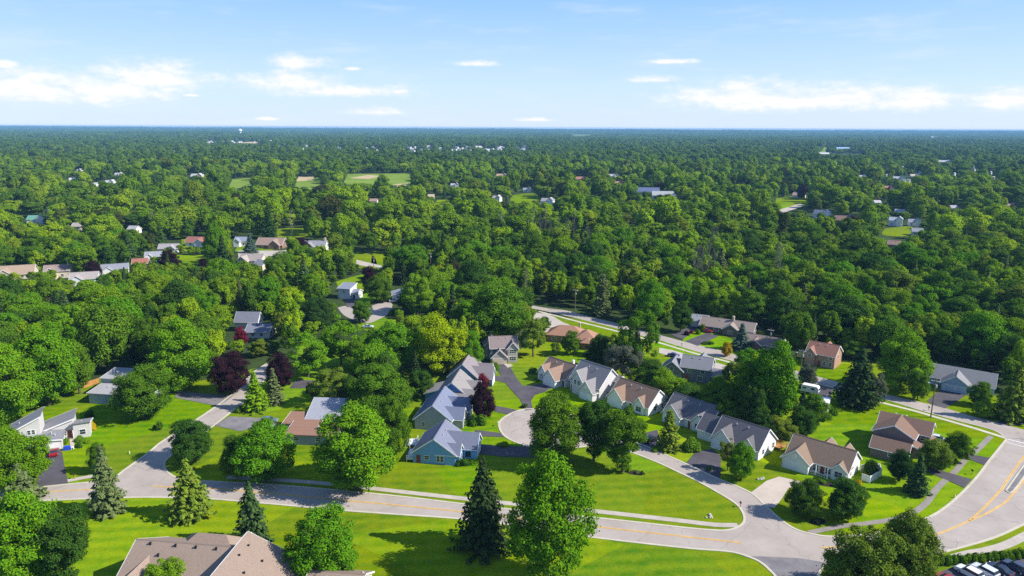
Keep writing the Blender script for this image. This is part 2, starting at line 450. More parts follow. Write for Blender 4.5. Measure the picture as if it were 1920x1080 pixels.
# ------------------------------------------------------------------ ground, roads, pavements
def sheet_w(name, pts, z, mat, label=None):
    me = bpy.data.meshes.new(name); me.from_pydata([(p[0], p[1], z) for p in pts], [], [tuple(range(len(pts)))])
    me.update(); o = link(name, me, None, mat)
    if me.polygons[0].normal.z < 0: me.flip_normals()
    return tag(o, label, kind='structure')
def sheet(name, px, z, mat, smooth=0):
    P = [G(*p) for p in px]
    if smooth: P = smooth_line(P + [P[0]], smooth)[:-1]
    return sheet_w(name, P, z, mat)
def ribbon(name, P, w, z0, z1, mat, side=0.0):
    """a strip of width w along P (world), a low box when z1 > z0"""
    mb = MB(); L = []; n = len(P)
    for i, p in enumerate(P):
        d = (P[min(i + 1, n - 1)] - P[max(i - 1, 0)]); d.z = 0; d.normalize(); q = Vector((-d.y, d.x, 0))
        L.append((p + q * (w * (.5 + side)), p - q * (w * (.5 - side))))
    for (a, b), (c, d) in zip(L, L[1:]):
        T = [(v.x, v.y, z1) for v in (a, c, d, b)]
        mb.face(T)
        if z1 - z0 > .05:
            for s, e in ((a, c), (b, d)):
                mb.face([(s.x, s.y, z0), (e.x, e.y, z0), (e.x, e.y, z1), (s.x, s.y, z1)])
    o = mb.build(name, mat); return tag(o, kind='structure')
def pxl(px, n=6): return smooth_line([G(*p) for p in px], n)
from mathutils import noise as mn
def hill(x, y):      # the far plain swells and rises a little
    if y < 4600: return 0.0
    s = min(1, (y - 4600) / 1500); t = min(1, max(0, (y - 8000) / 7500))
    return s * (24 * max(0, mn.noise(Vector((x / 1900, y / 2600, 1.3)))) + 8 * max(0, mn.noise(Vector((x / 500, y / 900, 4.3))))) + 31 * t * t * (3 - 2 * t)
# ground to the horizon: a grid that is finer near the camera
def _ground():
    xs = [-15000, -9000, -5000, -2500, -1200, -600, -300, -150, 0, 150, 300, 600, 1200, 2500, 5000, 9000, 15000]
    ys = [-300, 0, 80, 160, 300, 500, 800, 1300, 2200, 3400, 4600] + list(range(5400, 17100, 600))
    xs = list(range(-15000, -5000, 1250)) + list(range(-5000, -600, 550)) + xs[5:12] + list(range(1150, 5001, 550)) + list(range(6250, 15001, 1250))
    V = [(x, y, -.05 + hill(x, y)) for y in ys for x in xs]; w = len(xs)
    F = [(j*w+i, j*w+i+1, (j+1)*w+i+1, (j+1)*w+i) for j in range(len(ys)-1) for i in range(w-1)]
    me = bpy.data.meshes.new('ground'); me.from_pydata(V, [], F); me.update()
    tag(link('ground', me, None, M['floor']), kind='structure')
_ground()
LAWNS = {
 'near': [(-250,1190),(2300,1190),(2300,800),(2100,770),(1900,748),(1760,722),(1700,690),(1560,672),(1440,672),(1300,645),(1180,622),(1100,600),(1040,592),(1005,600),(985,650),(900,690),(700,690),(560,690),(480,690),(390,712),(300,715),(190,708),(110,730),(20,765),(-250,800)],
 'a': [(668,597),(735,597),(745,612),(700,622),(672,612)], 'b': [(765,570),(790,566),(812,572),(800,584),(770,586)],
 'c': [(630,528),(690,515),(705,560),(668,568),(640,548)], 'd': [(670,470),(700,480),(705,500),(680,505),(660,490)],
 'e': [(330,478),(395,480),(392,502),(330,500)], 'f': [(340,448),(385,450),(385,468),(345,470)], 'g': [(445,462),(505,462),(505,474),(445,476)],
 'h': [(520,430),(560,426),(580,440),(525,448)], 'i': [(1290,612),(1375,636),(1378,668),(1285,646)],
 'j': [(562,640),(660,640),(690,672),(660,690),(560,690)], 'k': [(700,470),(760,480),(760,505),(700,500)],
 'l': [(1455,372),(1510,366),(1520,380),(1460,392)], 'm': [(1660,428),(1710,425),(1700,442),(1655,440)], 'n':[(960,366),(1000,362),(1010,376),(960,380)], 'o':[(820,375),(850,375),(846,388),(815,388)],
}
for k, v in LAWNS.items(): sheet('lawn', v, -.01 if k == 'near' else 0.0, M['lawn'], 0 if k == 'near' else 4)
FIELDS = [('field', [(428,352),(436,336),(480,332),(482,346),(440,354)], 'field'), ('field', [(553,352),(556,334),(600,333),(600,352),(580,358)], 'field'), ('infield', [(556,340),(560,331),(590,330),(585,338)], 'sand'),
 ('field', [(640,352),(652,326),(770,325),(790,345),(735,352)], 'field'), ('infield', [(655,334),(690,328),(715,330),(690,336)], 'sand'), ('infield', [(725,347),(765,343),(762,349),(730,352)], 'sand'),
 ('field', [(1530,292),(1545,276),(1620,277),(1610,283),(1560,286)], 'field'), ('field', [(1050,256),(1075,252.5),(1115,252.5),(1110,256)], 'field'), ('field', [(1870,257.5),(1920,254),(1930,257.5)], 'field'), ('infield', [(440,268),(470,265.5),(490,266),(480,269)], 'sand')]
for n, v, m in FIELDS:
    c = G(*v[0]); sheet(n, v, (.02 if n == 'field' else .06) + (hill(c.x, c.y) + 3 if c.y > 4600 else 0), M[m])
S_L = [(232,882),(277,850),(297,833),(322,816),(350,798),(380,779),(408,760),(437,738),(452,722),(472,700),(500,682)]
S_R = [(520,690),(486,722),(464,750),(437,770),(402,797),(360,828),(325,852),(311,863),(308,873),(314,885),(332,896),(360,901)]
U_L = [(-160,940),(0,921),(60,915),(128,908),(178,903),(212,896),(232,882)]
U_M = [(360,901),(400,903),(500,908),(640,920),(760,932),(860,944),(985,958),(1108,970),(1200,980),(1280,989),(1335,994),(1365,994),(1386,987),(1396,975),(1390,956),(1372,939),(1317,907),(1280,889),(1235,868),(1184,848),(1150,838),(1110,836)]
CIRC = [(1110,836),(1060,842),(1015,842),(987,836),(962,827),(947,818),(939,808),(936,797),(940,787),(955,777),(972,770),(990,767),(1025,768),(1060,774)]
U_R = [(1060,774),(1100,790),(1140,808),(1180,825),(1225,843),(1280,867),(1317,884),(1347,898),(1380,911),(1412,927),(1439,952),(1461,972),(1487,990),(1517,1000),(1561,1006),(1640,1000),(1700,986),(1728,976),(1760,960),(1792,935),(1827,900),(1858,860),(1887,824)]
LOW = [(2140,820),(2080,900),(1990,950),(1920,983),(1867,1007),(1808,1025),(1747,1040),(1680,1050),(1600,1054),(1562,1056),(1547,1061),(1537,1074),(1531,1095),(1530,1140)]
LOW2 = [(1440,1140),(1456,1090),(1443,1069),(1420,1051),(1385,1038),(1354,1033),(1280,1027),(1107,1007),(985,988),(862,973),(750,965),(640,957),(520,946),(400,936),(320,933),(237,933),(100,938),(0,945),(-160,968)]
road = pxl(U_L) + pxl(S_L) + pxl(S_R) + pxl(U_M) + pxl(CIRC) + pxl(U_R) + pxl(LOW) + pxl(LOW2)
sheet_w('road', road, .03, M['road'])
ROADPX = U_L + S_L + S_R + U_M + CIRC + U_R + LOW + LOW2
BR_U = [(985,570),(1020,577),(1060,582),(1087,589),(1118,597),(1152,605),(1200,619),(1247,631),(1303,646),(1355,658),(1390,669),(1450,684),(1507,699),(1550,711),(1605,726),(1660,739),(1720,753),(1767,764),(1817,779),(1850,787),(1920,806),(2040,836)]
BR_N = [(1887,824),(1873,812),(1850,803),(1800,790),(1738,773),(1658,749),(1605,738),(1560,727),(1502,712),(1450,698),(1407,686),(1363,674),(1313,661),(1247,641),(1200,629),(1152,615),(1097,601),(1060,592),(1020,583),(985,576)]
sheet_w('road', pxl(BR_U) + [G(2140, 840)] + pxl(BR_N), .055, M['road'])
for nm, ln, sd in (('kerb', U_L, 0), ('kerb', S_L, 0), ('kerb', S_R, 0), ('kerb', U_M + CIRC[1:], 0), ('kerb', U_R, 0), ('kerb', LOW, 0), ('kerb', LOW2, 0)):
    ribbon(nm, pxl(ln), .55, .0, .09, M['kerb'])
ribbon('kerb', pxl(BR_N[:14]), .35, 0, .09, M['kerb'])
def walk(px, w, mat='concrete', z=.05): ribbon('sidewalk', pxl(px), w, z, z, M[mat])
walk([(426,895),(500,899),(578,904),(662,912),(760,923),(870,935),(985,947),(1108,958),(1200,968),(1280,977),(1340,984),(1384,985)], 1.7)
walk([(126,902),(150,897),(178,892),(205,885)], 1.7)
walk([(1517,999),(1546,993),(1576,987),(1620,982),(1663,976),(1690,970),(1715,960),(1737,943),(1750,925),(1757,916),(1772,901),(1783,892),(1792,883),(1812,860),(1827,848),(1843,833),(1858,818)], 1.45, 'pathgrey')
walk([(1790,1045),(1817,1038),(1850,1032),(1883,1023),(1920,1006),(1990,970)], 2.0)
walk([(1010,584),(1050,594),(1060,597),(1100,607),(1152,620),(1200,633),(1237,643),(1297,661),(1340,672),(1410,690),(1460,703),(1500,714),(1530,722),(1590,738),(1650,754),(1720,772),(1750,781),(1820,801),(1887,822)], 1.5, 'kerb')
sheet('frontage_lane', [(1003,586),(1030,590),(1055,604),(1070,612),(1040,622),(1000,618)], .04, M['concrete'], 4)
sheet('frontage_lane', [(1236,652),(1262,657),(1300,668),(1350,682),(1410,699),(1440,708),(1430,716),(1375,700),(1300,680),(1236,662)], .04, M['concrete'])
# driveways
DRIVES = [
 ('drive', [(66,913),(128,907),(120,868),(117,850),(113,840),(92,842),(80,870)]),
 ('drivegrey', [(332,731),(367,737),(438,742),(424,753),(405,761),(360,752),(328,746)]),
 ('drivegrey', [(402,798),(430,781),(520,786),(520,800),(470,803),(452,809)]),
 ('drive', [(543,728),(587,728),(603,715),(555,712)]),
 ('drive', [(922,684),(953,683),(962,697),(969,710),(981,724),(1000,722),(1015,719),(1041,724),(1022,735),(1003,741),(996,752),(999,768),(985,770),(975,749),(962,735),(947,718),(918,711),(917,703),(940,706),(933,693)]),
 ('drive', [(924,760),(945,764),(974,770),(955,778),(928,772)]),
 ('drive', [(890,806),(937,812),(949,820),(895,818)]),
 ('drive', [(895,832),(933,836),(990,838),(1030,845),(1010,858),(950,857),(888,851)]),
 ('drive', [(1286,869),(1306,846),(1336,842),(1352,856),(1350,900),(1318,884)]),
 ('drive', [(1194,816),(1232,806),(1240,830),(1226,845),(1190,832)]),
 ('drive', [(1740,874),(1773,885),(1822,899),(1808,915),(1777,901),(1738,885)]),
 ('drive', [(1790,846),(1807,850),(1858,859),(1848,873),(1808,858)]),
 ('drive', [(1763,731),(1813,740),(1796,752),(1772,766),(1750,760),(1738,752)]),
 ('drive', [(1510,723),(1533,722),(1562,729),(1556,752),(1540,762),(1518,742)]),
 ('drive', [(1258,628),(1290,611),(1310,614),(1280,637)]), ('drive', [(1284,640),(1325,624),(1348,630),(1308,649)]),
 ('drive', [(645,560),(654,556),(672,562),(664,576),(650,576)]),
 ('drive', [(1868,792),(1900,783),(1960,780),(1960,790),(1920,796),(1890,799)]),
 ('drive', [(1765,1072),(1800,1058),(1925,1046),(2050,1030),(2100,1140),(1740,1140)]),
]
for m, v in DRIVES: sheet('driveway', v, .075, M[m])
sheet('driveway', [(1408,924),(1437,902),(1461,894),(1508,905),(1478,916),(1467,934),(1452,953),(1436,950)], .08, M['tanconcrete'])
sheet('cul_de_sac', [(633,577),(650,574),(676,583),(698,573),(722,567),(736,570),(728,588),(712,598),(690,606),(668,601),(646,592)], .06, M['road'], 5)
sheet('street', [(600,657),(660,662),(700,650),(690,645),(650,655)], .05, M['concrete'])
sheet('street', [(446,470),(520,470),(640,462),(640,466),(520,480),(447,482)], .05, M['concrete'])
sheet('street', [(668,487),(715,498),(720,506),(668,496)], .05, M['concrete'])
sheet('street', [(1450,396),(1500,382),(1508,386),(1460,402)], .05, M['concrete'])
sheet('path', [(132,840),(140,838),(137,818),(130,818)], .06, M['tanconcrete'])
sheet('path', [(945,683),(958,683),(962,686),(952,690)], .09, M['concrete'])
sheet('side_street', [(1392,1043),(1440,1044),(1500,1047),(1552,1056),(1538,1074),(1531,1095),(1530,1139),(1441,1139),(1456,1090),(1443,1069),(1420,1051)], .045, M['drivegrey'])  # darker overlay on the road: tree shadow put into the asphalt colour
# painted lines
def stripe(px, w, mat='yellow', z=.06, n=6): ribbon('road_marking', pxl(px, n), w, z, z, M[mat])
def double(px):
    P = pxl(px); ribbon('road_marking', P, .16, .065, .065, M['yellow'], .9); ribbon('road_marking', P, .16, .065, .065, M['yellow'], -.9)
double([(-160,952),(0,934),(100,922),(173,918)])
double([(285,912),(392,916),(500,925),(640,938),(750,948),(858,959),(985,973),(1110,987),(1280,1006),(1391,1018)])
double([(1539,1027),(1569,1026),(1650,1020),(1737,1007),(1783,992),(1817,977)])
double([(1817,977),(1842,955),(1877,918),(1890,898),(1920,856),(1950,820)])
double([(1817,977),(1850,963),(1883,943),(1898,928),(1925,895),(1975,836)])
stripe([(1890,824),(1930,834),(1990,848)], .5, 'linewhite', .075); stripe([(1888,830),(1925,840),(1985,856)], .35, 'linewhite', .075)
P_ = pxl([(1886,921),(1898,923),(1918,898),(1945,860),(1935,855),(1915,880),(1886,921)])
sheet_w('median', P_, .16, M['drivegrey']); ribbon('kerb', P_, .4, 0, .17, M['kerb'])
# ------------------------------------------------------------------ houses
DARKW = M['glass']
HOUSEC = []
def house(name, label, org, ang, blocks, wall, roof, ops=(), trim='trim', group=None, cat='house', chim=(), extra=None, org_w=None, door_col=(.2,.05,.04), gcol='white', rakes=True):
    """blocks: (u0,u1,v0,v1,h,roof,rise[,z0]) with roof 'u'/'v' = gable with its ridge along that axis, 'h' = hip,
    'sl','sr','sf','sb' = one slope falling to u0, u1, v0, v1, 'flat'.  ops: (kind, block, face, a, z, w, h)"""
    o = org_w if org_w is not None else G(*org)
    root = empty(name, (o[0], o[1], 0), math.radians(ang)); tag(root, label, cat, group)
    wm = siding(wall) if isinstance(wall, tuple) else M[wall]
    rm = shingle(roof)
    W, Rf, T = MB(), MB(), MB()
    oh, th = .45, .2
    for bi, b in enumerate(blocks):
        u0, u1, v0, v1, h, kind, rise = b[:7]; z0 = b[7] if len(b) > 7 else 0
        if kind in 'uv':
            a0, a1, b0, b1 = (u0, u1, v0, v1) if kind == 'u' else (v0, v1, u0, u1)
            bm = (b0 + b1) / 2; sl = rise / (bm - b0)
            W.prism([(b0, z0), (b1, z0), (b1, h), (bm, h + rise), (b0, h)], kind, a0, a1)
            e = h - oh * sl
            Rf.prism([(b0 - oh, e), (bm, h + rise), (b1 + oh, e), (b1 + oh, e + th), (bm, h + rise + th), (b0 - oh, e + th)], kind, a0 - oh * .7, a1 + oh * .7)
            if rakes:
                for s, t in ((a0 - oh * .7 - .07, a0 - oh * .7 - .002), (a1 + oh * .7 + .002, a1 + oh * .7 + .07)):
                    T.prism([(b0 - oh - .02, e - .14), (bm, h + rise - .14), (b1 + oh + .02, e - .14), (b1 + oh + .02, e + th + .03), (bm, h + rise + th + .03), (b0 - oh - .02, e + th + .03)], kind, s, t)
                for s in (b0 - oh - .12, b1 + oh + .003):
                    T.prism([(s, e - .05), (s + .117, e - .05), (s + .117, e + .12), (s, e + .12)], kind, a0 - oh * .7, a1 + oh * .7)
        elif kind == 'h':
            W.box(u0, u1, v0, v1, z0, h)
            U0, U1, V0, V1 = u0 - oh, u1 + oh, v0 - oh, v1 + oh; w = min(U1 - U0, V1 - V0) / 2
            if U1 - U0 >= V1 - V0: r0, r1 = (U0 + w, (V0 + V1) / 2), (U1 - w - .01, (V0 + V1) / 2)
            else: r0, r1 = ((U0 + U1) / 2, V0 + w), ((U0 + U1) / 2, V1 - w - .01)
            z = h - .1; zt = h + rise; q = [(U0, V0), (U1, V0), (U1, V1), (U0, V1)]
            Vv = [(x, y, z) for x, y in q] + [(x, y, z + .18) for x, y in q] + [(*r0, zt), (*r1, zt)]
            F = [(3, 2, 1, 0)] + [(i, (i + 1) % 4, 4 + (i + 1) % 4, 4 + i) for i in range(4)]
            F += [(4, 5, 9, 8), (5, 6, 9), (6, 7, 8, 9), (7, 4, 8)] if U1 - U0 >= V1 - V0 else [(4, 5, 8), (5, 6, 9, 8), (6, 7, 9), (7, 4, 8, 9)]
            Rf.poly(Vv, F)
        elif kind[0] == 's':
            ax = 'v' if kind[1] in 'lr' else 'u'
            a0, a1, b0, b1 = (v0, v1, u0, u1) if ax == 'v' else (u0, u1, v0, v1)
            hl, hr = (h, h + rise) if kind[1] in 'lf' else (h + rise, h)
            W.prism([(b0, z0), (b1, z0), (b1, hr), (b0, hl)], ax, a0, a1)
            s = (hr - hl) / (b1 - b0); y0, y1 = hl - oh * s, hr + oh * s
            Rf.prism([(b0 - oh, y0), (b1 + oh, y1), (b1 + oh, y1 + th), (b0 - oh, y0 + th)], ax, a0 - oh * .7, a1 + oh * .7)
            if rakes:
                for p, t in ((a0 - oh * .7 - .07, a0 - oh * .7 - .002), (a1 + oh * .7 + .002, a1 + oh * .7 + .07)):
                    T.prism([(b0 - oh - .02, y0 - .14), (b1 + oh + .02, y1 - .14), (b1 + oh + .02, y1 + th + .03), (b0 - oh - .02, y0 + th + .03)], ax, p, t)
        elif kind == 'uh':                               # gable at u0, hip at u1, ridge ending at z0
            W.box(u0, u1 - .6, v0, v1, 0, h); W.prism([(v0, h), (v1, h), ((v0 + v1) / 2, h + rise)], 'u', u0, u0 + .2)
            ur = z0; vm = (v0 + v1) / 2; a = u0 - .35
            V = [(a, v0 - .4, h - .2), (a, v1 + .4, h - .2), (a, vm, h + rise), (ur, vm, h + rise), (u1, v0 - .4, h - .2), (u1, v1 + .4, h - .2)]
            V += [(x, y, z + .2) for x, y, z in V]
            Rf.poly(V, [(0, 4, 3, 2), (1, 2, 3, 5), (3, 4, 5), (6, 8, 9, 10), (7, 11, 9, 8), (9, 11, 10), (0, 6, 10, 4), (4, 10, 11, 5), (5, 11, 7, 1), (0, 2, 8, 6), (2, 1, 7, 8)])
            T.prism([(v0 - .45, h - .3), (vm, h + rise - .1), (v1 + .45, h - .3), (v1 + .45, h + .04), (vm, h + rise + .24), (v0 - .45, h + .04)], 'u', a - .08, a - .003)
        elif kind == 'flat':
            W.box(u0, u1, v0, v1, z0, h); Rf.box(u0 - oh, u1 + oh, v0 - oh, v1 + oh, h, h + .25)
    ca, sa = math.cos(math.radians(ang)), math.sin(math.radians(ang))
    for b in blocks:
        for i in range(int((b[1] - b[0]) / 2.5) + 1):
            for j in range(int((b[3] - b[2]) / 2.5) + 1):
                u, v = b[0] + 2.5 * i, b[2] + 2.5 * j; HOUSEC.append((o[0] + ca * u - sa * v, o[1] + sa * u + ca * v, 1.5))
    W.build('wall', wm, root); rf = Rf.build('roof', rm, root)
    if T.v: T.build('fascia', M[trim], root)
    b = blocks[0]
    if b[5] in 'uv' and rakes:
        a0, a1, b0, b1 = (b[0], b[1], b[2], b[3]) if b[5] == 'u' else (b[2], b[3], b[0], b[1]); bm = (b0 + b1) / 2; zr = b[4] + b[6] + th
        cp = MB(); cp.prism([(bm - .22, zr - .10), (bm, zr + .06), (bm + .22, zr - .10)], b[5], a0 - .4, a1 + .4); cp.build('ridge_cap', shingle(tuple(c * .8 for c in roof)), root)
        if not extra:
            for k, fr in enumerate((.36, .62)):
                vv = b0 + (b1 - b0) * .37; aa = a0 + (a1 - a0) * fr; zz = b[4] + b[6] * .74
                vents([(aa, vv, zz + .25) if b[5] == 'u' else (vv, aa, zz + .25)], 'greymetal', .11, .3)(root)
    for op in ops:
        k, bi, face, a, z, w, h = op[:7]
        u0, u1, v0, v1 = blocks[bi][:4]
        def put(mb, A0, A1, Z0, Z1, d0, d1, mi=0):       # a box on the face, d metres out of the wall
            if face == 'f': mb.box(A0, A1, v0 - d1, v0 - d0, Z0, Z1, mi)
            elif face == 'b': mb.box(A0, A1, v1 + d0, v1 + d1, Z0, Z1, mi)
            elif face == 'l': mb.box(u0 - d1, u0 - d0, A0, A1, Z0, Z1, mi)
            else: mb.box(u1 + d0, u1 + d1, A0, A1, Z0, Z1, mi)
        if k == 'w':
            f = MB(); t = .11
            put(f, a - w/2 - t, a + w/2 + t, z - t, z, 0, .07); put(f, a - w/2 - t, a + w/2 + t, z + h, z + h + t, 0, .07)
            put(f, a - w/2 - t, a - w/2, z, z + h, 0, .07); put(f, a + w/2, a + w/2 + t, z, z + h, 0, .07)
            put(f, a - w/2, a + w/2, z + h*.5 - .03, z + h*.5 + .03, 0, .05)
            if w > 1.3:
                for q in range(1, int(w / .75)): put(f, a - w/2 + w * q / int(w / .75) - .03, a - w/2 + w * q / int(w / .75) + .03, z, z + h, 0, .048)
            fo = f.build('window', M['white'], root)
            p = MB(); put(p, a - w/2, a + w/2, z, z + h, .004, .025); p.build('pane', M['glass'], fo)
        elif k == 'g':
            f = MB(); t = .14
            put(f, a - w/2 - t, a + w/2 + t, z + h, z + h + t, 0, .06); put(f, a - w/2 - t, a - w/2, z, z + h, 0, .06); put(f, a + w/2, a + w/2 + t, z, z + h, 0, .06)
            fo = f.build('garage_door', M['white'], root)
            p = MB()
            for q in range(4): put(p, a - w/2, a + w/2, z + .02 + q * h / 4, z + (q + 1) * h / 4 - .03, .004, .03)
            p.build('door_panel', plain('garage_' + gcol, {'white': (.75,.75,.75), 'tan': (.6,.5,.38), 'blue': (.42,.52,.66)}[gcol], .5, .3, .05), fo)
        elif k == 'd':
            f = MB(); put(f, a - w/2, a + w/2, z, z + h, .003, .06)
            d = f.build('door', plain('door%.2f' % door_col[0], door_col, .5), root)
            g = MB(); put(g, a + w/2 - .2, a + w/2 - .1, z + .95, z + 1.1, .062, .1); g.build('handle', M['greymetal'], d)
        elif k == 'v':
            f = MB(); put(f, a - w/2, a + w/2, z, z + h, .003, .05); f.build('gable_vent', M['white'], root)
        elif k == 'x':                                   # sliding glass or dark entry
            f = MB(); put(f, a - w/2, a + w/2, z, z + h, .003, .03); f.build('glass_door', M['glass'], root)
        elif k == 'p':                                   # post
            f = MB(); put(f, a - .1, a + .1, 0, h, z, z + .2); f.build('porch_post', M['white'], root)
    for c in chim:
        u, v, z0, z1, w, mt = c
        m = MB(); m.box(u - w/2, u + w/2, v - w/2, v + w/2, z0, z1); m.box(u - w/2 - .06, u + w/2 + .06, v - w/2 - .06, v + w/2 + .06, z1 + .002, z1 + .12)
        m.cyl((u, v, z1 + .12), (u, v, z1 + .4), .14, .14, 8); m.build('chimney', M[mt], root)
    if extra: extra(root)
    return root
def vents(spots, mat='rubber', r=.16, h=.35):
    def f(root):
        for u, v, z in spots:
            m = MB(); m.cyl((u, v, z - .3), (u, v, z + h), r, r, 8); m.cyl((u, v, z + h), (u, v, z + h + .08), r * 1.5, r * 1.5, 8); m.build('roof_vent', M[mat], root)
    return f
TAN = (.245, .175, .125); GREY = (.15, .145, .16); LGREY = (.25, .24, .245); BRN = (.25, .16, .12); BLUEG = (.17, .20, .30)
WHT = (.78, .78, .76); BLU = (.16, .30, .48); GBLU = (.26, .33, .43); TANW = (.5, .42, .34); DKGR = (.16, .16, .2)
ROW = 'single family houses along the cul-de-sac street'
# right-hand row: the origin is the near corner of the white gable, u runs back along the ridge to the left
def porch_rail(u0, u1, v):
    def f(root):
        m = MB(); m.box(u0, u1, v - .03, v + .03, .9, .97); m.box(u0, u1, v - .03, v + .03, .3, .36)
        n = int((u1 - u0) / .3)
        for i in range(n + 1): x = u0 + (u1 - u0) * i / n; m.box(x - .02, x + .02, v - .02, v + .02, 0.1, .9)
        m.build('porch_railing', M['white'], root)
    return f
house('family_house', 'tan roofed white house with tan concrete driveway and white fenced patio', (1588, 905), -42,
      [(-15, 0, 0, 9.5, 2.9, 'u', 3.7), (-15.06, -8.6, -2.6, 4.6, 2.9, 'v', 2.7), (-3.7, -.25, -.6, 3.5, 2.9, 'v', 1.5), (-10.4, -5.8, 4.9, 11.6, 2.9, 'v', 2.4), (-5.6, -1.2, 4.9, 11.2, 2.9, 'v', 2.3)],
      (.74, .74, .72), TAN,
      [('g', 1, 'f', -11.8, 0, 5.0, 2.25), ('v', 1, 'f', -11.8, 3.6, .7, .9), ('w', 2, 'f', -2, .9, 1.7, 1.4), ('w', 0, 'r', 2.2, 1, .8, 1.2), ('w', 0, 'f', -7.6, .7, 1.2, 1.5), ('d', 0, 'f', -6, .1, 1, 2.1), ('w', 0, 'f', -4.6, .7, 1.1, 1.5), ('p', 0, 'f', -7, 1.5, 2.8, 2.7), ('p', 0, 'f', -4.2, 1.5, 2.8, 2.7), ('w', 0, 'l', 5, 1, 1, 1.2)],
      group=None, extra=porch_rail(-8.2, -4.2, -1.6))
GREYR = house('family_house', 'dark grey roofed white house with the two front yard trees before it', (1421, 864), -45,
      [(-13, 0, 0, 10, 3, 'u', 4.2), (-12.7, -6.9, -1.6, 4.9, 3, 'v', 3.1), (-4.9, -1.0, -.5, 4.2, 3, 'v', 2.3), (-18.5, -13, 1.2, 9, 3, 'u', 3.2)],
      WHT, (.135, .13, .14),
      [('g', 1, 'f', -9.8, 0, 4.6, 2.2), ('w', 0, 'r', 2.6, 1, 1.1, 1.3), ('w', 0, 'r', 5.4, 1.5, .6, .8), ('w', 0, 'r', 8.4, 1, 1.2, 1.4), ('w', 2, 'f', -3, .8, 1.8, 1.5), ('d', 0, 'f', -5.9, .1, 1, 2.1), ('p', 0, 'f', -5.2, .4, 2.8, 2.7)])
house('family_house', 'dark grey roofed white house behind the small conical front yard tree', (1329, 816), -47,
      [(-15, 0, 0, 10, 3, 'u', 4.1), (-14.6, -8.8, -1.6, 4.9, 3, 'v', 3.0), (-5.3, -1.4, -.5, 4.2, 3, 'v', 2.2), (-.6, 1.2, 6.6, 9.2, 2.8, 'u', .9)],
      WHT, (.15, .145, .155),
      [('g', 1, 'f', -11.7, 0, 4.6, 2.2), ('w', 0, 'r', 2.6, 1, 1.1, 1.3), ('w', 0, 'r', 5.0, 1.4, .7, .9), ('x', 3, 'r', 7.9, .3, 1.8, 2.0), ('w', 2, 'f', -3.4, .8, 1.8, 1.5), ('d', 0, 'f', -6.4, .1, 1, 2.1), ('p', 0, 'f', -5.6, .4, 2.8, 2.7)])
house('family_house', 'tan roofed white house partly hidden behind the cul-de-sac trees', (1215, 781), -47,
      [(-14.6, 0, 0, 10, 3, 'u', 4.1), (-14.4, -8.7, -1.6, 4.9, 3, 'v', 3.0), (-5.0, -1.4, -.5, 4.2, 3, 'v', 2.2)],
      WHT, (.25, .17, .125),
      [('g', 1, 'f', -11.5, 0, 4.6, 2.2), ('w', 0, 'r', 3.4, 1, 1.3, 1.4), ('w', 0, 'r', 7, 1, 1.0, 1.2), ('w', 2, 'f', -3.2, .8, 1.8, 1.5), ('d', 0, 'f', -6.4, .1, 1, 2.1), ('p', 0, 'f', -5.6, .4, 2.8, 2.7)])
house('family_house', 'tall grey blue house with a steep grey roof and big pale gable', (1123, 752), -48,
      [(-12.5, 0, 0, 11, 4.2, 'u', 5.2), (-10.8, -6.4, -1.0, 4.9, 5.2, 'v', 2.9), (-6.2, -.6, -2.6, 4.6, 3.1, 'v', 3.2), (-1, 1.8, 7, 10.4, 5.4, 'u', 1.2)],
      (.62, .60, .60), LGREY,
      [('w', 1, 'f', -9.4, 3.4, .9, 1.4), ('w', 1, 'f', -7.8, 3.4, .9, 1.4), ('g', 2, 'f', -3.4, 0, 4.6, 2.2), ('v', 2, 'f', -3.4, 4.0, .6, .8), ('w', 0, 'r', 4, 1.2, .8, .8), ('d', 0, 'f', -11.6, .1, 1, 2.1), ('w', 0, 'r', 8, 3.4, .9, 1.2)])
house('family_house', 'small tan roofed white house with double garage by the dark forked driveway', (1060, 727), -48,
      [(-12, 0, 0, 9.6, 2.9, 'u', 3.9), (-7.4, -1.8, -3.2, 4.7, 2.9, 'v', 3.0), (-12.06, -8.0, -1.0, 4.6, 2.9, 'v', 2.6)],
      WHT, (.28, .19, .145),
      [('g', 1, 'f', -4.6, 0, 4.6, 2.2), ('w', 2, 'f', -10, .9, 1.6, 1.4), ('w', 0, 'r', 3, 1, 1, 1.2), ('d', 0, 'f', -1, .1, .9, 2.1), ('w', 2, 'l', 2, .9, 1.1, 1.3)], chim=[(-2.6, 6.4, 5.5, 7.4, .7, 'white')])
house('family_house', 'two storey tan house at the far end of the dark driveway', (921, 684), 7,
      [(0, 10, 2.6, 11, 5.6, 'u', 3.0), (.25, 5.7, 0, 5, 2.8, 'v', 2.7), (6.2, 9.9, 1.6, 7, 5.5, 'v', 2.2), (-1.6, 3.4, 7, 13.4, 5.5, 'v', 2.9)],
      (.44, .39, .34), (.25, .20, .19),
      [('g', 1, 'f', 3, 0, 4.6, 2.3), ('w', 2, 'f', 8.05, 3.6, 2.3, 1.4), ('w', 2, 'f', 8.05, .8, 2.3, 1.5), ('d', 0, 'f', 5.95, .1, .9, 2.1), ('w', 0, 'f', 1.4, 3.9, 1, 1.1), ('w', 0, 'f', 4.8, 3.9, 1, 1.1), ('w', 0, 'r', 6.5, 3.6, 1, 1.3)], gcol='tan')
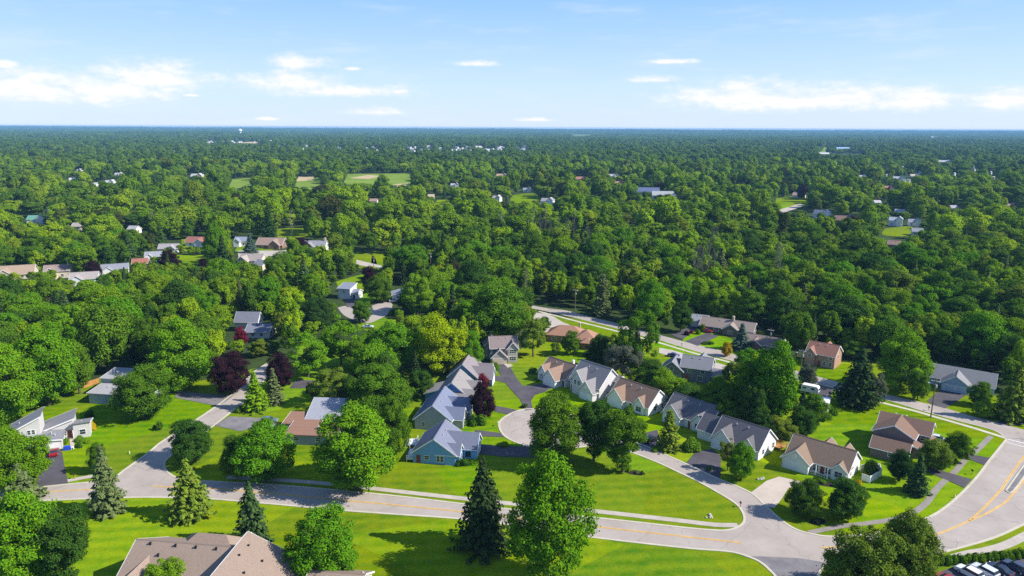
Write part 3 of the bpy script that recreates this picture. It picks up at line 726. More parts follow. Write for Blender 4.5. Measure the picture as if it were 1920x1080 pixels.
# left-hand row: u runs away from the camera along the ridge, v to the left
def lrow(ridge_px, z, half):
    p = G(*ridge_px, z); d = math.radians(80); return Vector((p.x + half * math.sin(d), p.y - half * math.cos(d), 0))
BLUE = house('family_house', 'bright blue house with a grey roof standing on the front lawn edge', None, 81,
      [(0, 12, 0, 11, 3, 'u', 3.9), (4.6, 10.6, -4.6, 5.3, 3, 'v', 2.9), (.5, 4.2, -1.0, 5, 3, 'v', 1.9)], (.18, .38, .68), (.185, .20, .27),
      [('w', 0, 'l', 7.4, 1.2, 1.2, 1.0), ('w', 0, 'l', 4.4, .8, .8, 1.5), ('w', 0, 'l', 3.4, .8, .8, 1.5), ('d', 0, 'l', 9.6, .1, 1.1, 2.1), ('g', 1, 'f', 7.6, 0, 4.6, 2.2), ('w', 2, 'f', 2.4, .8, 1.6, 1.5), ('x', 1, 'l', -2.4, .4, 1.4, 1.6)],
      org_w=lrow((813, 823), 6.9, 5.5))
house('family_house', 'house with blue grey roof slopes behind the bright blue house', None, 82,
      [(0, 15, 0, 10.5, 3.2, 'u', 4.2), (2.0, 6.6, -3.0, 5, 3.1, 'v', 2.4), (8.2, 13.6, -3.6, 5, 3.1, 'v', 2.9)], (.36, .37, .38), (.18, .205, .29),
      [('w', 0, 'l', 8, 1, .8, 1.3), ('w', 0, 'l', 2.4, 1, .9, 1.3), ('g', 2, 'f', 10.9, 0, 4.2, 2.2), ('w', 1, 'f', 4.3, .8, 1.6, 1.5)], org_w=lrow((811, 760), 7.4, 5.25))
house('family_house', 'blue walled house with tan grey roof wings beside the purple front tree', None, 82,
      [(0, 12, 0, 9.5, 4.0, 'u', 4.0), (-2.2, 4.2, -4.6, 4.4, 3.1, 'v', 2.6), (6.2, 10.6, -2.6, 4.4, 3.6, 'v', 2.2), (3, 10, 8.6, 14, 2.9, 'sb', 1.6)], (.12, .30, .58), (.27, .25, .245),
      [('w', 0, 'l', 4.75, 4.2, 1.3, 1.2), ('x', 1, 'l', -2, .5, 1.6, 1.6), ('g', 1, 'f', 1, 0, 4.2, 2.2), ('w', 2, 'f', 8.4, .9, 1.5, 1.4)], org_w=lrow((847, 717), 8.0, 4.75))
house('family_house', 'brown grey roofed house with white gables, last in the left house row', None, 82,
      [(0, 12.5, 0, 9.8, 3.4, 'u', 4.4), (1.6, 7.0, -4.8, 4.6, 3.1, 'v', 2.8), (8.2, 11.6, -3.4, 4.6, 3.1, 'v', 2.0)], (.24, .35, .50), (.25, .22, .23),
      [('w', 0, 'l', 4.9, 4.2, 1.2, 1.1), ('g', 1, 'f', 4.3, 0, 4.2, 2.2), ('w', 2, 'f', 9.9, .9, 1.5, 1.4)], org_w=lrow((867, 683), 7.8, 4.9))
# right of the lawn and along the back road
house('family_house', 'two storey dark brown house with a lower garage wing on the corner lawn', (1634, 838), -38,
      [(0, 9.6, 0, 9, 5.0, 'v', 2.5), (-.06, 12.6, 5.2, 12.4, 5.0, 'u', 2.4), (.7, 9.4, -5.6, -.02, 2.6, 'u', 1.9), (9.4, 11.4, -.2, 3.6, 2.6, 'sr', .7), (12.6, 14.4, 6, 9.4, 2.6, 'sr', .7)],
      (.20, .16, .15), (.22, .14, .105),
      [('w', 2, 'f', 5.6, 1, 1.3, 1.1), ('w', 0, 'r', 3, 3.3, 1.2, 1.3), ('w', 1, 'r', 8.6, 3.2, 1.3, 1.3), ('w', 1, 'f', 11.1, 3.2, 1.2, 1.3), ('w', 1, 'f', 11.1, .8, 1.2, 1.5), ('w', 1, 'r', 11, 3.2, .9, 1.2), ('d', 0, 'r', 4.4, .1, 1, 2.1), ('g', 2, 'r', -2.8, 0, 3.6, 2.1)], extra=vents([(3.5, 9.5, 7.2), (6, 10, 7.0)], 'greymetal'))
house('family_house', 'grey roofed ranch house with twin pale blue garage doors beyond the back road', (1763, 731), -36,
      [(0, 7.8, 0, 9, 2.8, 'v', 2.7), (-6.4, 14.5, 4.2, 13, 2.8, 'u', 3.3), (-13, -6.4, 5.4, 12.2, 2.7, 'u', 2.7)], (.33, .43, .60), (.24, .24, .25),
      [('g', 0, 'f', 2.2, 0, 3.1, 2.2), ('g', 0, 'f', 5.7, 0, 3.1, 2.2), ('w', 1, 'f', 11, .9, 1.8, 1.3), ('w', 1, 'r', 8, 1, 1, 1.2)], gcol='blue')
house('family_house', 'red brown roofed two storey brick house with one sunlit gable', (1563, 693), -40,
      [(-10, 0, 0, 8.6, 4.8, 'u', 3.0), (-10.06, -6.6, -.8, 4.2, 4.8, 'v', 1.9), (-7, -3, 4.4, 10.4, 4.6, 'v', 2.4)], (.42, .25, .19), (.30, .15, .11),
      [('w', 0, 'f', -1.4, .8, 1.1, 1.4), ('w', 0, 'f', -3.4, .8, 1.1, 1.4), ('w', 0, 'f', -1.4, 3.2, 1.1, 1.2), ('d', 0, 'f', -5.2, .1, 1, 2.1), ('w', 1, 'f', -8.4, 3.2, 1.2, 1.2), ('w', 0, 'r', 4.3, 3.2, 1, 1.2)])
house('family_house', 'low brown roofed house half hidden by trees past the back road', (1462, 664), -34,
      [(-15, 0, 0, 8.5, 2.7, 'u', 2.2), (-12, -7, -1.4, 4, 2.7, 'v', 1.6)], (.2, .13, .1), (.26, .2, .17), [('w', 0, 'f', -3, .9, 1.6, 1.2), ('w', 0, 'f', -5.6, .9, 1.2, 1.2)])
house('family_house', 'long brown ranch house with brick chimney behind the red car', (1411, 634), -30,
      [(-22, 0, 0, 8.6, 2.7, 'u', 2.6), (-12, -5.8, -1.6, 4.2, 2.7, 'v', 2.1)], (.20, .14, .12), (.29, .235, .2),
      [('w', 0, 'f', -15, .8, 2, 1.3), ('w', 0, 'f', -18.6, .8, 2, 1.3), ('w', 1, 'f', -8.9, .8, 1.6, 1.3), ('d', 0, 'f', -4, .1, 1, 2.1), ('w', 0, 'r', 4, .9, 1, 1.1)], chim=[(-9, 4, 4.6, 7, .8, 'cream')])
house('detached_garage', 'small grey roofed garage with a white door at the dark driveway end', (1294, 611), -26,
      [(0, 6.8, 0, 6.5, 2.7, 'u', 1.9)], (.55, .57, .6), (.3, .31, .34), [('g', 0, 'f', 3.4, 0, 5, 2.2), ('w', 0, 'r', 3, 1, .9, 1)], cat='garage')
house('family_house', 'dark grey two storey house with a cream gable beside the frontage lane', (1331, 720), -24,
      [(-10, 0, 0, 8.4, 5.0, 'u', 2.8), (-16.4, -9.2, -1.2, 6, 3.6, 'v', 2.9), (.02, 5, .8, 7, 2.7, 'u', 1.6), (-6.5, -1.5, 4, 10.5, 5, 'v', 2.4)], (.2, .215, .25), (.23, .235, .26),
      [('w', 0, 'f', -7, 3.2, 1.1, 1.2), ('w', 0, 'f', -2.6, 3.2, 1.1, 1.2), ('w', 0, 'f', -3.4, .7, 1.6, 1.6), ('w', 1, 'f', -12.8, 3.4, 1.1, 1.1), ('d', 0, 'f', -7.6, .1, 1, 2.1), ('w', 0, 'r', 5, 3.4, 1, 1.1)], door_col=(.3, .06, .05))
house('family_house', 'orange brown hipped roof house with a cream chimney by the grass verge', (1025, 640), -14,
      [(0, 15, 0, 9.5, 2.8, 'h', 3.2), (12, 20, -3.4, 6, 2.8, 'h', 3.0), (15, 19.4, -7, -2.6, 2.6, 'h', 1.7)], (.30, .17, .12), (.36, .20, .135),
      [('w', 0, 'f', 3, .8, 1.8, 1.3), ('w', 0, 'f', 7, .8, 1.8, 1.3), ('x', 0, 'f', 10, .2, 1.8, 2), ('w', 1, 'r', 1, .9, 1.2, 1.2)], chim=[(12.2, 6.6, 3.8, 6.8, .8, 'cream')])
# left side of the picture
house('family_house', 'grey roofed contemporary house with a tall white shed roofed tower and garage', (117, 841), 26,
      [(-5.6, 0, 0, 7, 2.6, 'sr', .5), (-12.2, -5.0, 4.4, 11.5, 4.6, 'sl', 3.4), (-5, 2.2, 7.02, 14.4, 3.0, 'sl', 2.2), (2.3, 6.2, 5.6, 12.0, 2.8, 'sb', 1.5)], (.60, .58, .56), (.24, .24, .255),
      [('g', 0, 'f', -2.8, 0, 4.6, 2.2), ('w', 1, 'f', -7.6, 3.6, .7, 1.2), ('w', 1, 'f', -6.6, 3.6, .7, 1.2), ('w', 3, 'f', 4.4, 1.0, 1.4, 1.4), ('d', 2, 'f', 1.2, .1, 1, 2.1), ('w', 2, 'f', 0, .8, .8, 1.2), ('p', 2, 'f', 2.2, 1.6, 2.8, 2.6)],
      extra=vents([(-10, 8, 5.8), (-2.5, 3.4, 3.5), (-1.6, 2.4, 3.3), (4.2, 7.6, 3.8)], 'greymetal', .12))
house('family_house', 'grey blue split level house with two flat grey roofs behind the round tree', (168, 756), -7,
      [(0, 20, 0, 7, 3.3, 'sf', .7), (-.6, 10.5, 7.02, 14, 5.6, 'sf', .9)], (.36, .42, .5), (.36, .36, .37),
      [('w', 0, 'f', 2, 2.2, .9, .5), ('w', 0, 'f', 4.6, 2.2, .9, .5), ('w', 0, 'f', 12, 1, 1.5, 1.2), ('x', 1, 'f', 4, 4.3, 3, .9)], extra=vents([(4, 4, 4.0), (6, 13, 6.7)], 'greymetal', .12))
house('family_house', 'low house with a flat red brown roof behind the broad vivid tree', (536, 833), -4,
      [(0, 14, 0, 7, 2.9, 'sf', .6), (-3.2, 7, 7.02, 13.4, 2.9, 'sf', .6)], (.30, .34, .42), (.29, .165, .115),
      [('w', 0, 'f', 3, 1.2, 1.4, 1.1), ('w', 0, 'f', 9, 1.2, 1.4, 1.1), ('w', 1, 'f', -1.4, 1, 1, 1.2)], chim=[(8.2, 3, 3, 4.0, .4, 'greymetal')])
house('family_house', 'white house with blue grey roof wings beside the red maple', (461, 634), -2,
      [(0, 9.6, 0, 8.4, 2.8, 'u', 2.2), (-8, 1.6, 9, 15, 4.6, 'u', 3.2)], (.7, .7, .69), (.2, .21, .26),
      [('w', 0, 'f', 3, 1.1, 1.3, 1), ('w', 0, 'f', 6.6, 1.1, 1.3, 1), ('x', 0, 'r', 2.2, .4, 1.4, 2), ('x', 0, 'r', 6, .4, 1.4, 2), ('w', 1, 'r', 12, 4, .9, 1.1)])
house('family_house', 'white two storey house over a garage on the far little cul-de-sac', (634, 560), -14,
      [(0, 6.6, 0, 7.6, 5.2, 'sf', 1.4), (6.62, 10, 1.4, 7, 3.2, 'u', 1.2)], (.66, .67, .68), (.24, .26, .32),
      [('g', 0, 'f', 3.4, 0, 4.4, 2.1), ('w', 0, 'f', 3.4, 3.4, 1, 1), ('x', 1, 'f', 8, .2, 1.2, 2), ('w', 1, 'r', 4, 1, 1, 1.1)])
house('family_house', 'blue white house behind the small round tree on the far cul-de-sac', (736, 566), 12,
      [(0, 9, 0, 8, 3.4, 'sl', 2.0), (9.02, 18, 1, 8, 2.8, 'u', 1.8)], (.6, .62, .68), (.3, .32, .38), [('g', 0, 'f', 2.6, 0, 3.4, 2.1), ('w', 0, 'f', 6.6, 2.2, 1, 1), ('w', 1, 'f', 13, .9, 1.4, 1.2)])
house('family_house', 'grey slab roofed house behind the flat red brown roof', (575, 806), -4,
      [(0, 10.5, 0, 8, 3.2, 'sf', 3.0)], (.6, .6, .62), (.33, .34, .38), [('w', 0, 'l', 3, 1, 1.2, 1.2), ('x', 0, 'f', 3, .2, 1.6, 2)])
# brown roofed building at the bottom edge
def fb():
    a = G(223, 1067, 3.2); b = G(259, 1012, 8.6)
    ang = -7
    d = math.radians(ang); ux, uy = math.cos(d), math.sin(d)
    rg = G(259, 1012, 8.2)
    # origin: front-left ground corner, 8.6 m in front of the ridge
    o = Vector((rg.x + uy * 9.0, rg.y - ux * 9.0, 0))
    return o, ang
_o, _a = fb()
LONG = house('long_house', 'long brown shingle roofed building with a white raked gable and roof vents', None, _a,
      [(0, 20.9, 0, 18, 3.0, 'u', 5.2), (5.2, 19, 9.5, 17.5, 4.1, 'h', 3.6), (.6, 7.0, -1.5, 7, 3.4, 'v', 3.4), (16.6, 20.6, 11, 16, 3.0, 'v', 3.6)],
      (.60, .50, .42), (.30, .226, .178), [('w', 2, 'f', 3.9, 1, 1.6, 1.4)], org_w=_o, cat='building',
      extra=vents([(3, 8.2, 8.0), (8, 8.2, 8.0), (12, 8.2, 8.0), (16, 8.2, 8.0), (5.6, 6.4, 7.0)]))
r0 = G(468, 1002, 9.6)
def rake_board(root):
    m = MB(); m.box(-.62, -.46, -16, .3, 9.35, 9.98); m.build('rake_board', M['white'], root)
    vents([(1.2, -3, 9.0), (1.0, -6.2, 9.1), (3.4, -9.5, 8.0), (4.6, -5, 7.4)])(root)
WING = house('house_wing', 'brown roof wing with a long white edge board joined to the long building', None, -5.5,
      [(0, 10, -16, 0, 4.7, 'sr', 4.9)], (.60, .50, .42), (.30, .226, .178), org_w=Vector((r0.x, r0.y, 0)), cat='building', extra=rake_board)
make_part(WING, LONG)
p_ = G(585, 1108)
house('long_house', 'brown roof corner just showing at the bottom edge beside the round tree', None, -6,
      [(0, 10, 0, 9, 2.8, 'u', 2.6), (7, 12, -2, 5, 2.8, 'v', 2.4)], (.60, .50, .42), (.30, .226, .178), org_w=Vector((p_.x, p_.y - 6.2, 0)), cat='building')
# ------------------------------------------------------------------ trees one can tell apart, measured in the photograph
T = [
 # kind, x, top, base, width, colour, name, label
 ('maple', 58, 918, 1105, 158, 'bright', 'broadleaf_tree', 'large bright green tree at the lower left corner of the lawn'),
 ('tall', 128, 938, 1100, 104, 'dark', 'broadleaf_tree', 'dark blue green tree beside the bright tree in the lower left corner'),
 ('maple', 38, 795, 925, 118, 'bright', 'broadleaf_tree', 'bright green tree overhanging the dark driveway with the red car'),
 ('widespruce', 42, 868, 940, 92, 'sage', 'spruce_tree', 'dull brownish spruce under the bright tree beside the dark driveway'),
 ('spruce', 203, 835, 960, 70, 'sage', 'spruce_tree', 'tall grey green spruce at the road edge next to the side street mouth'),
 ('round', 186, 824, 886, 38, 'mid', 'broadleaf_tree', 'small round green tree just behind the tall grey green spruce'),
 ('widespruce', 357, 860, 968, 100, 'olive', 'spruce_tree', 'wide yellow green spruce on the roadside facing the side street'),
 ('widespruce', 474, 902, 1020, 84, 'spruce', 'spruce_tree', 'dark pointed spruce beside the long brown roofed building'),
 ('maple', 22, 640, 792, 120, 'bright', 'broadleaf_tree', 'big bright tree of the left wood behind the white tower house, at the picture edge'),
 ('maple', 92, 612, 760, 124, 'bright', 'broadleaf_tree', 'tall bright wood edge tree right behind the white shed roofed tower'),
 ('tall', 150, 640, 738, 70, 'mid', 'broadleaf_tree', 'wood edge tree left of the brown board fence'),
 ('forest', 205, 566, 700, 110, 'mid', 'broadleaf_tree', 'tall wood edge tree above the two flat grey roofs'),
 ('round', 610, 948, 1092, 148, 'vivid', 'broadleaf_tree', 'round vivid green tree on the mown lawn right of the brown roof'),
 ('maple', 322, 1046, 1125, 94, 'lime', 'broadleaf_tree', 'yellow green tree top standing before the long brown roof'),
 ('bulky', 906, 858, 1026, 116, 'dspruce', 'spruce_tree', 'dark spruce at the roadside touching the big bright tree'),
 ('maple', 1026, 846, 1090, 168, 'bright', 'broadleaf_tree', 'biggest bright green tree standing on the lawn at the road edge'),
 ('maple', 1040, 733, 868, 122, 'mid', 'broadleaf_tree', 'broad green tree in front of the cul-de-sac circle'),
 ('tall', 1113, 735, 864, 74, 'dark', 'broadleaf_tree', 'dark narrow tree between its two neighbours beside the cul-de-sac'),
 ('tall', 1166, 755, 884, 86, 'mid', 'broadleaf_tree', 'tree nearest the dark mulch bed on the cul-de-sac lawn'),
 ('maple', 1618, 985, 1135, 150, 'olive', 'broadleaf_tree', 'wide olive green tree at the bottom edge by the side road'),
 ('maple', 1692, 958, 1120, 120, 'olive', 'broadleaf_tree', 'tall olive green tree by the parking lot hedge'),
 ('round', 361, 783, 864, 94, 'dark', 'broadleaf_tree', 'dense dark round tree at the corner of the side street'),
 ('maple', 500, 786, 900, 118, 'vivid', 'broadleaf_tree', 'broad vivid tree in front of the flat red brown roof'),
 ('round', 445, 812, 893, 66, 'mid', 'broadleaf_tree', 'smaller green tree leaning against the broad vivid tree'),
 ('maple', 668, 756, 916, 166, 'bright', 'broadleaf_tree', 'very broad bright maple between the sidewalk and the red brown roof'),
 ('maple', 738, 738, 862, 66, 'mid', 'broadleaf_tree', 'green tree squeezed between the broad maple and the bright blue house'),
 ('round', 270, 681, 782, 120, 'mid', 'broadleaf_tree', 'round tree covering the grey blue split level house'),
 ('round', 432, 654, 738, 80, 'purple', 'broadleaf_tree', 'large dark purple tree at the end of the side street'),
 ('round', 525, 658, 730, 58, 'purple', 'broadleaf_tree', 'second purple tree behind the pair of small spruces'),
 ('spruce', 480, 697, 768, 56, 'lime', 'spruce_tree', 'bright yellow green conifer beside the side street'),
 ('spruce', 515, 690, 756, 40, 'sage', 'spruce_tree', 'grey green spruce in front of the second purple tree'),
 ('open', 622, 690, 762, 80, 'olive', 'broadleaf_tree', 'loose olive green willow like tree behind the flat roofed house'),
 ('open', 588, 715, 750, 30, 'brown', 'broadleaf_tree', 'small reddish brown tree beside the loose olive green tree'),
 ('maple', 346, 592, 730, 118, 'bright', 'broadleaf_tree', 'tall bright tree at the wood edge above the round tree'),
 ('maple', 826, 586, 704, 100, 'yellow', 'broadleaf_tree', 'large golden yellow tree behind the left house row'),
 ('round', 882, 616, 698, 56, 'vivid', 'broadleaf_tree', 'vivid green tree touching the large golden yellow tree'),
 ('maple', 812, 500, 566, 70, 'lime', 'broadleaf_tree', 'green tree with sunlit yellow top beyond the far cul-de-sac'),
 ('round', 824, 496, 536, 42, 'yellow', 'broadleaf_tree', 'smaller golden crown rising over the far cul-de-sac tree'),
 ('maple', 738, 602, 698, 104, 'vivid', 'broadleaf_tree', 'vivid tree left of the large golden yellow tree'),
 ('maple', 712, 680, 786, 122, 'mid', 'broadleaf_tree', 'big mid green tree left of the blue walled house'),
 ('open', 640, 590, 690, 96, 'bright', 'broadleaf_tree', 'light feathery tree before the far cul-de-sac'),
 ('open', 578, 620, 706, 96, 'bright', 'broadleaf_tree', 'light feathery tree right of the red maple'),
 ('round', 590, 554, 620, 72, 'deep', 'broadleaf_tree', 'dark dense tree left of the far cul-de-sac'),
 ('round', 544, 533, 586, 54, 'yellow', 'broadleaf_tree', 'yellow tree on the left side of the dark dense tree'),
 ('round', 452, 610, 648, 28, 'red', 'broadleaf_tree', 'small red maple in front of the white house with blue grey roofs'),
 ('round', 486, 636, 668, 46, 'olive', 'broadleaf_tree', 'low olive tree right of the red maple'),
 ('round', 906, 713, 788, 54, 'purple', 'broadleaf_tree', 'purple leaved front yard tree beside the blue walled house'),
 ('round', 905, 698, 734, 26, 'red', 'broadleaf_tree', 'crimson topped tree behind the purple front yard tree'),
 ('maple', 934, 520, 650, 130, 'mid', 'broadleaf_tree', 'large dark green tree behind the two storey tan house'),
 ('open', 1000, 590, 668, 70, 'olive', 'broadleaf_tree', 'loose olive tree between the tan house and orange brown roof'),
 ('open', 1196, 574, 706, 80, 'mid', 'broadleaf_tree', 'tall open tree with gaps beside the back road'),
 ('tall', 1442, 628, 800, 92, 'vivid', 'broadleaf_tree', 'tall sunlit tree behind the dark grey roofed houses'),
 ('round', 1398, 664, 792, 62, 'mid', 'broadleaf_tree', 'green tree on the near side of the tall sunlit tree'),
 ('bulky', 1606, 654, 760, 96, 'dspruce', 'spruce_tree', 'dark broad spruce on the lawn edge by the back road'),
 ('open', 1640, 700, 762, 38, 'grey', 'broadleaf_tree', 'thin grey leaved tree beside the dark broad spruce'),
 ('maple', 1688, 622, 732, 104, 'bright', 'broadleaf_tree', 'bright spreading tree left of the ranch house with twin garage doors'),
 ('round', 1720, 690, 750, 40, 'mid', 'broadleaf_tree', 'small dark green tree under the bright spreading tree'),
 ('open', 1364, 820, 882, 42, 'olive', 'broadleaf_tree', 'olive front yard tree left of its bright twin'),
 ('maple', 1389, 829, 900, 54, 'vivid', 'broadleaf_tree', 'bright front yard tree right of its olive twin'),
 ('pillar', 1253, 768, 842, 46, 'olive', 'broadleaf_tree', 'small conical front yard tree beside the short dark driveway'),
 ('round', 1505, 895, 966, 74, 'dark', 'broadleaf_tree', 'round dark tree beside the tan concrete driveway'),
 ('round', 1586, 896, 972, 82, 'dark', 'broadleaf_tree', 'round dark tree before the porch of the tan roofed house'),
 ('round', 1686, 838, 902, 48, 'deep', 'broadleaf_tree', 'dark tree before the brown house, nearer its garage wing'),
 ('spruce', 1718, 852, 926, 50, 'spruce', 'spruce_tree', 'dark conifer on the corner lawn next to the dark tree'),
 ('round', 1752, 822, 880, 66, 'olive', 'broadleaf_tree', 'round olive tree over the corner house driveway'),
 ('round', 1792, 806, 862, 58, 'mid', 'broadleaf_tree', 'green tree right of the round olive tree'),
 ('round', 1632, 860, 890, 30, 'dark', 'broadleaf_tree', 'little dark tree inside the white fenced patio'),
 ('widespruce', 1896, 684, 786, 84, 'olive', 'spruce_tree', 'brownish olive spruce at the right of the ranch house'),
 ('round', 1834, 713, 760, 44, 'mid', 'broadleaf_tree', 'round tree before the ranch house gable'),
 ('round', 1842, 748, 782, 42, 'lime', 'broadleaf_tree', 'low yellow green tree in front of the ranch house'),
 ('tall', 1522, 738, 806, 56, 'mid', 'broadleaf_tree', 'tree beside the white camper by the back road'),
 ('round', 1502, 760, 818, 60, 'dark', 'broadleaf_tree', 'dark tree under the tall sunlit tree near the camper'),
 ('spruce', 1389, 606, 656, 44, 'blue', 'spruce_tree', 'blue grey spruce in front of the long brown ranch house'),
 ('pillar', 1128, 512, 592, 40, 'sage', 'spruce_tree', 'tall sage green column beside the back road'),
 ('maple', 1218, 520, 606, 66, 'vivid', 'broadleaf_tree', 'vivid green tree at the wood edge over the back road'),
 ('spruce', 712, 640, 690, 42, 'dspruce', 'spruce_tree', 'near black spruce between the feathery trees and the vivid tree'),
 ('round', 680, 560, 604, 42, 'mid', 'broadleaf_tree', 'small green tree standing on the far cul-de-sac island'),
 ('round', 762, 540, 582, 36, 'dark', 'broadleaf_tree', 'little round tree before the blue white house'),
 ('round', 694, 496, 548, 38, 'purple', 'broadleaf_tree', 'purple tree beyond the far cul-de-sac'),
 ('maple', 712, 512, 566, 54, 'mid', 'broadleaf_tree', 'grey green tree in front of the purple tree beyond the far cul-de-sac'),
 ('round', 780, 468, 516, 32, 'purple', 'broadleaf_tree', 'purple tree near the far utility pole'),
 ('round', 176, 484, 524, 34, 'purple', 'broadleaf_tree', 'purple tree between the two white gabled houses on the left'),
 ('round', 319, 466, 506, 40, 'purple', 'broadleaf_tree', 'purple tree before the grey mauve roof on the left'),
 ('round', 382, 483, 510, 22, 'purple', 'broadleaf_tree', 'very small purple tree on the sunny lawn patch'),
 ('round', 568, 444, 480, 34, 'purple', 'broadleaf_tree', 'purple tree left of the grey roofed house with a white gable'),
 ('round', 16, 408, 452, 36, 'purple', 'broadleaf_tree', 'purple tree below the green roofed house'),
 ('round', 1502, 342, 372, 20, 'purple', 'broadleaf_tree', 'purple tree by the far sunlit driveway'),
 ('round', 1880, 440, 480, 36, 'purple', 'broadleaf_tree', 'purple tree deep in the wood on the right'),
 ('round', 1596, 402, 440, 26, 'purple', 'broadleaf_tree', 'purple tree behind the far brown roof'),
 ('spruce', 420, 440, 510, 38, 'dspruce', 'spruce_tree', 'dark conifer left of the tan street patch'),
 ('maple', 408, 412, 500, 44, 'bright', 'broadleaf_tree', 'bright slim tree next to the dark conifer'),
 ('spruce', 470, 438, 474, 30, 'blue', 'spruce_tree', 'blue spruce beside the small blue white house'),
 ('maple', 528, 470, 540, 64, 'mid', 'broadleaf_tree', 'tree on the right of the tan street patch'),
 ('pillar', 505, 385, 448, 30, 'deep', 'spruce_tree', 'tall dark conifer before the mown lawn patch'),
 ('spruce', 92, 388, 424, 22, 'blue', 'spruce_tree', 'grey conifer right of the green roofed house'),
 ('round', 300, 788, 806, 14, 'mid', 'young_tree', 'young sapling alone on the wide left lawn'),
 ('round', 290, 796, 806, 8, 'dark', 'young_tree', 'tiny sapling beside the young one on the wide left lawn'),
 # hedgerow behind the right-hand house row and around the back road houses
 ('round', 1126, 626, 690, 62, 'deep', 'broadleaf_tree', 'dark tree behind the small tan roofed house with double garage'),
 ('open', 1166, 640, 716, 76, 'grey', 'broadleaf_tree', 'greyish tree behind the tall grey blue house'),
 ('round', 1216, 672, 740, 82, 'dark', 'broadleaf_tree', 'dark tree behind the roof of the cul-de-sac tan house'),
 ('maple', 1248, 690, 756, 70, 'lime', 'broadleaf_tree', 'yellow green tree left of the dark grey two storey house'),
 ('round', 1290, 718, 770, 76, 'dark', 'broadleaf_tree', 'dark tree below the dark grey two storey house'),
 ('maple', 1345, 706, 786, 76, 'mid', 'broadleaf_tree', 'tree in front of the cream gable by the frontage lane'),
 ('round', 1070, 618, 664, 40, 'mid', 'broadleaf_tree', 'tree in front of the orange brown hipped roof'),
 ('round', 1020, 592, 618, 26, 'dark', 'broadleaf_tree', 'little dark tree left of the orange brown roof'),
 ('open', 1462, 780, 826, 64, 'olive', 'broadleaf_tree', 'low scrubby tree by the orange timber deck'),
 ('round', 1420, 772, 832, 66, 'deep', 'broadleaf_tree', 'dark tree behind the right end of the house row'),
 ('maple', 1362, 748, 806, 60, 'mid', 'broadleaf_tree', 'tree behind the ridge of the middle dark grey roof'),
 ('round', 1512, 680, 726, 40, 'grey', 'broadleaf_tree', 'greyish tree left of the red brown brick house'),
 ('open', 1345, 640, 676, 0, 'lime', 'broadleaf_tree', ''),
 ('round', 1362, 640, 668, 24, 'gold', 'broadleaf_tree', 'small golden tree beside the blue grey spruce'),
 ('tall', 1276, 560, 622, 44, 'dark', 'broadleaf_tree', 'dark tall tree left of the small grey roofed garage'),
 ('round', 836, 655, 706, 0, 'mid', 'broadleaf_tree', ''),
 ('round', 790, 690, 746, 54, 'dark', 'broadleaf_tree', 'dark tree behind the brown grey last house of the left row'),
 ('round', 776, 640, 720, 0, 'mid', 'broadleaf_tree', ''),
 ('round', 668, 700, 760, 70, 'dark', 'broadleaf_tree', 'dark tree above the flat roofed house, left of the big mid green tree'),
 ('maple', 560, 640, 700, 0, 'mid', 'broadleaf_tree', ''),
]
for k, x, tp, bs, w, c, nm, lb in T:
    if w: tree_px(k, x, tp, bs, w, c, nm, lb, 'conifer' if 'spruce' in nm else 'tree')
# bare grey trees among the woods
def dead_mesh(seed):
    rnd = random.Random(seed); mb = MB(); H = 15.0
    p = Vector((0, 0, -.1)); pts = [p]
    for i in range(6):
        q = Vector((rnd.uniform(-.4, .4), rnd.uniform(-.4, .4), H * (i + 1) / 6)); mb.cyl(p, q, .26 * (1 - i / 6.6), .26 * (1 - (i + 1) / 6.6), 6); p = q; pts.append(q)
    for k in range(26):
        t = rnd.uniform(.3, .98); i = min(int(t * 6), 5); s = pts[i].lerp(pts[i + 1], t * 6 - i); a = rnd.uniform(0, 6.28); l = (1.1 - t) * 5.5 + .8
        e = s + Vector((math.cos(a) * l * .6, math.sin(a) * l * .6, l * .7)); mb.cyl(s, e, .09, .025, 4)
        for j in range(3):
            m = s.lerp(e, rnd.uniform(.4, .9)); f = m + Vector((rnd.uniform(-1, 1), rnd.uniform(-1, 1), rnd.uniform(.3, 1.2))); mb.cyl(m, f, .045, .015, 3)
    o = mb.build('trunk', M['palebark']); me = o.data; bpy.data.objects.remove(o); return me
DEAD = [dead_mesh(s) for s in (1, 2, 3)]
rnd = random.Random(77)
for i, (x, b) in enumerate([(1298,545),(1306,540),(1315,548),(1325,542),(1335,550),(1450,545),(1458,552),(1330,500),(1338,498),(990,470),(1012,462),(1030,468),(1048,460),(1062,466),(1075,458),(1000,452),(1022,448),(940,462),(548,452),(290,455),(985,585),(1100,500),(1120,492)]):
    p = G(x, b); r = empty('bare_tree', p, rnd.uniform(0, 6), (1.0, 1.0, rnd.uniform(1.25, 1.7))); link('trunk', DEAD[i % 3], r); TREES.append((p.x, p.y, 2.0))
    tag(r, 'bare pale grey dead tree standing among the green woods', 'tree', 'bare grey trees in the woods')
NEAR_PX = [(t[1], t[2], t[3], t[4]) for t in T if t[4]]
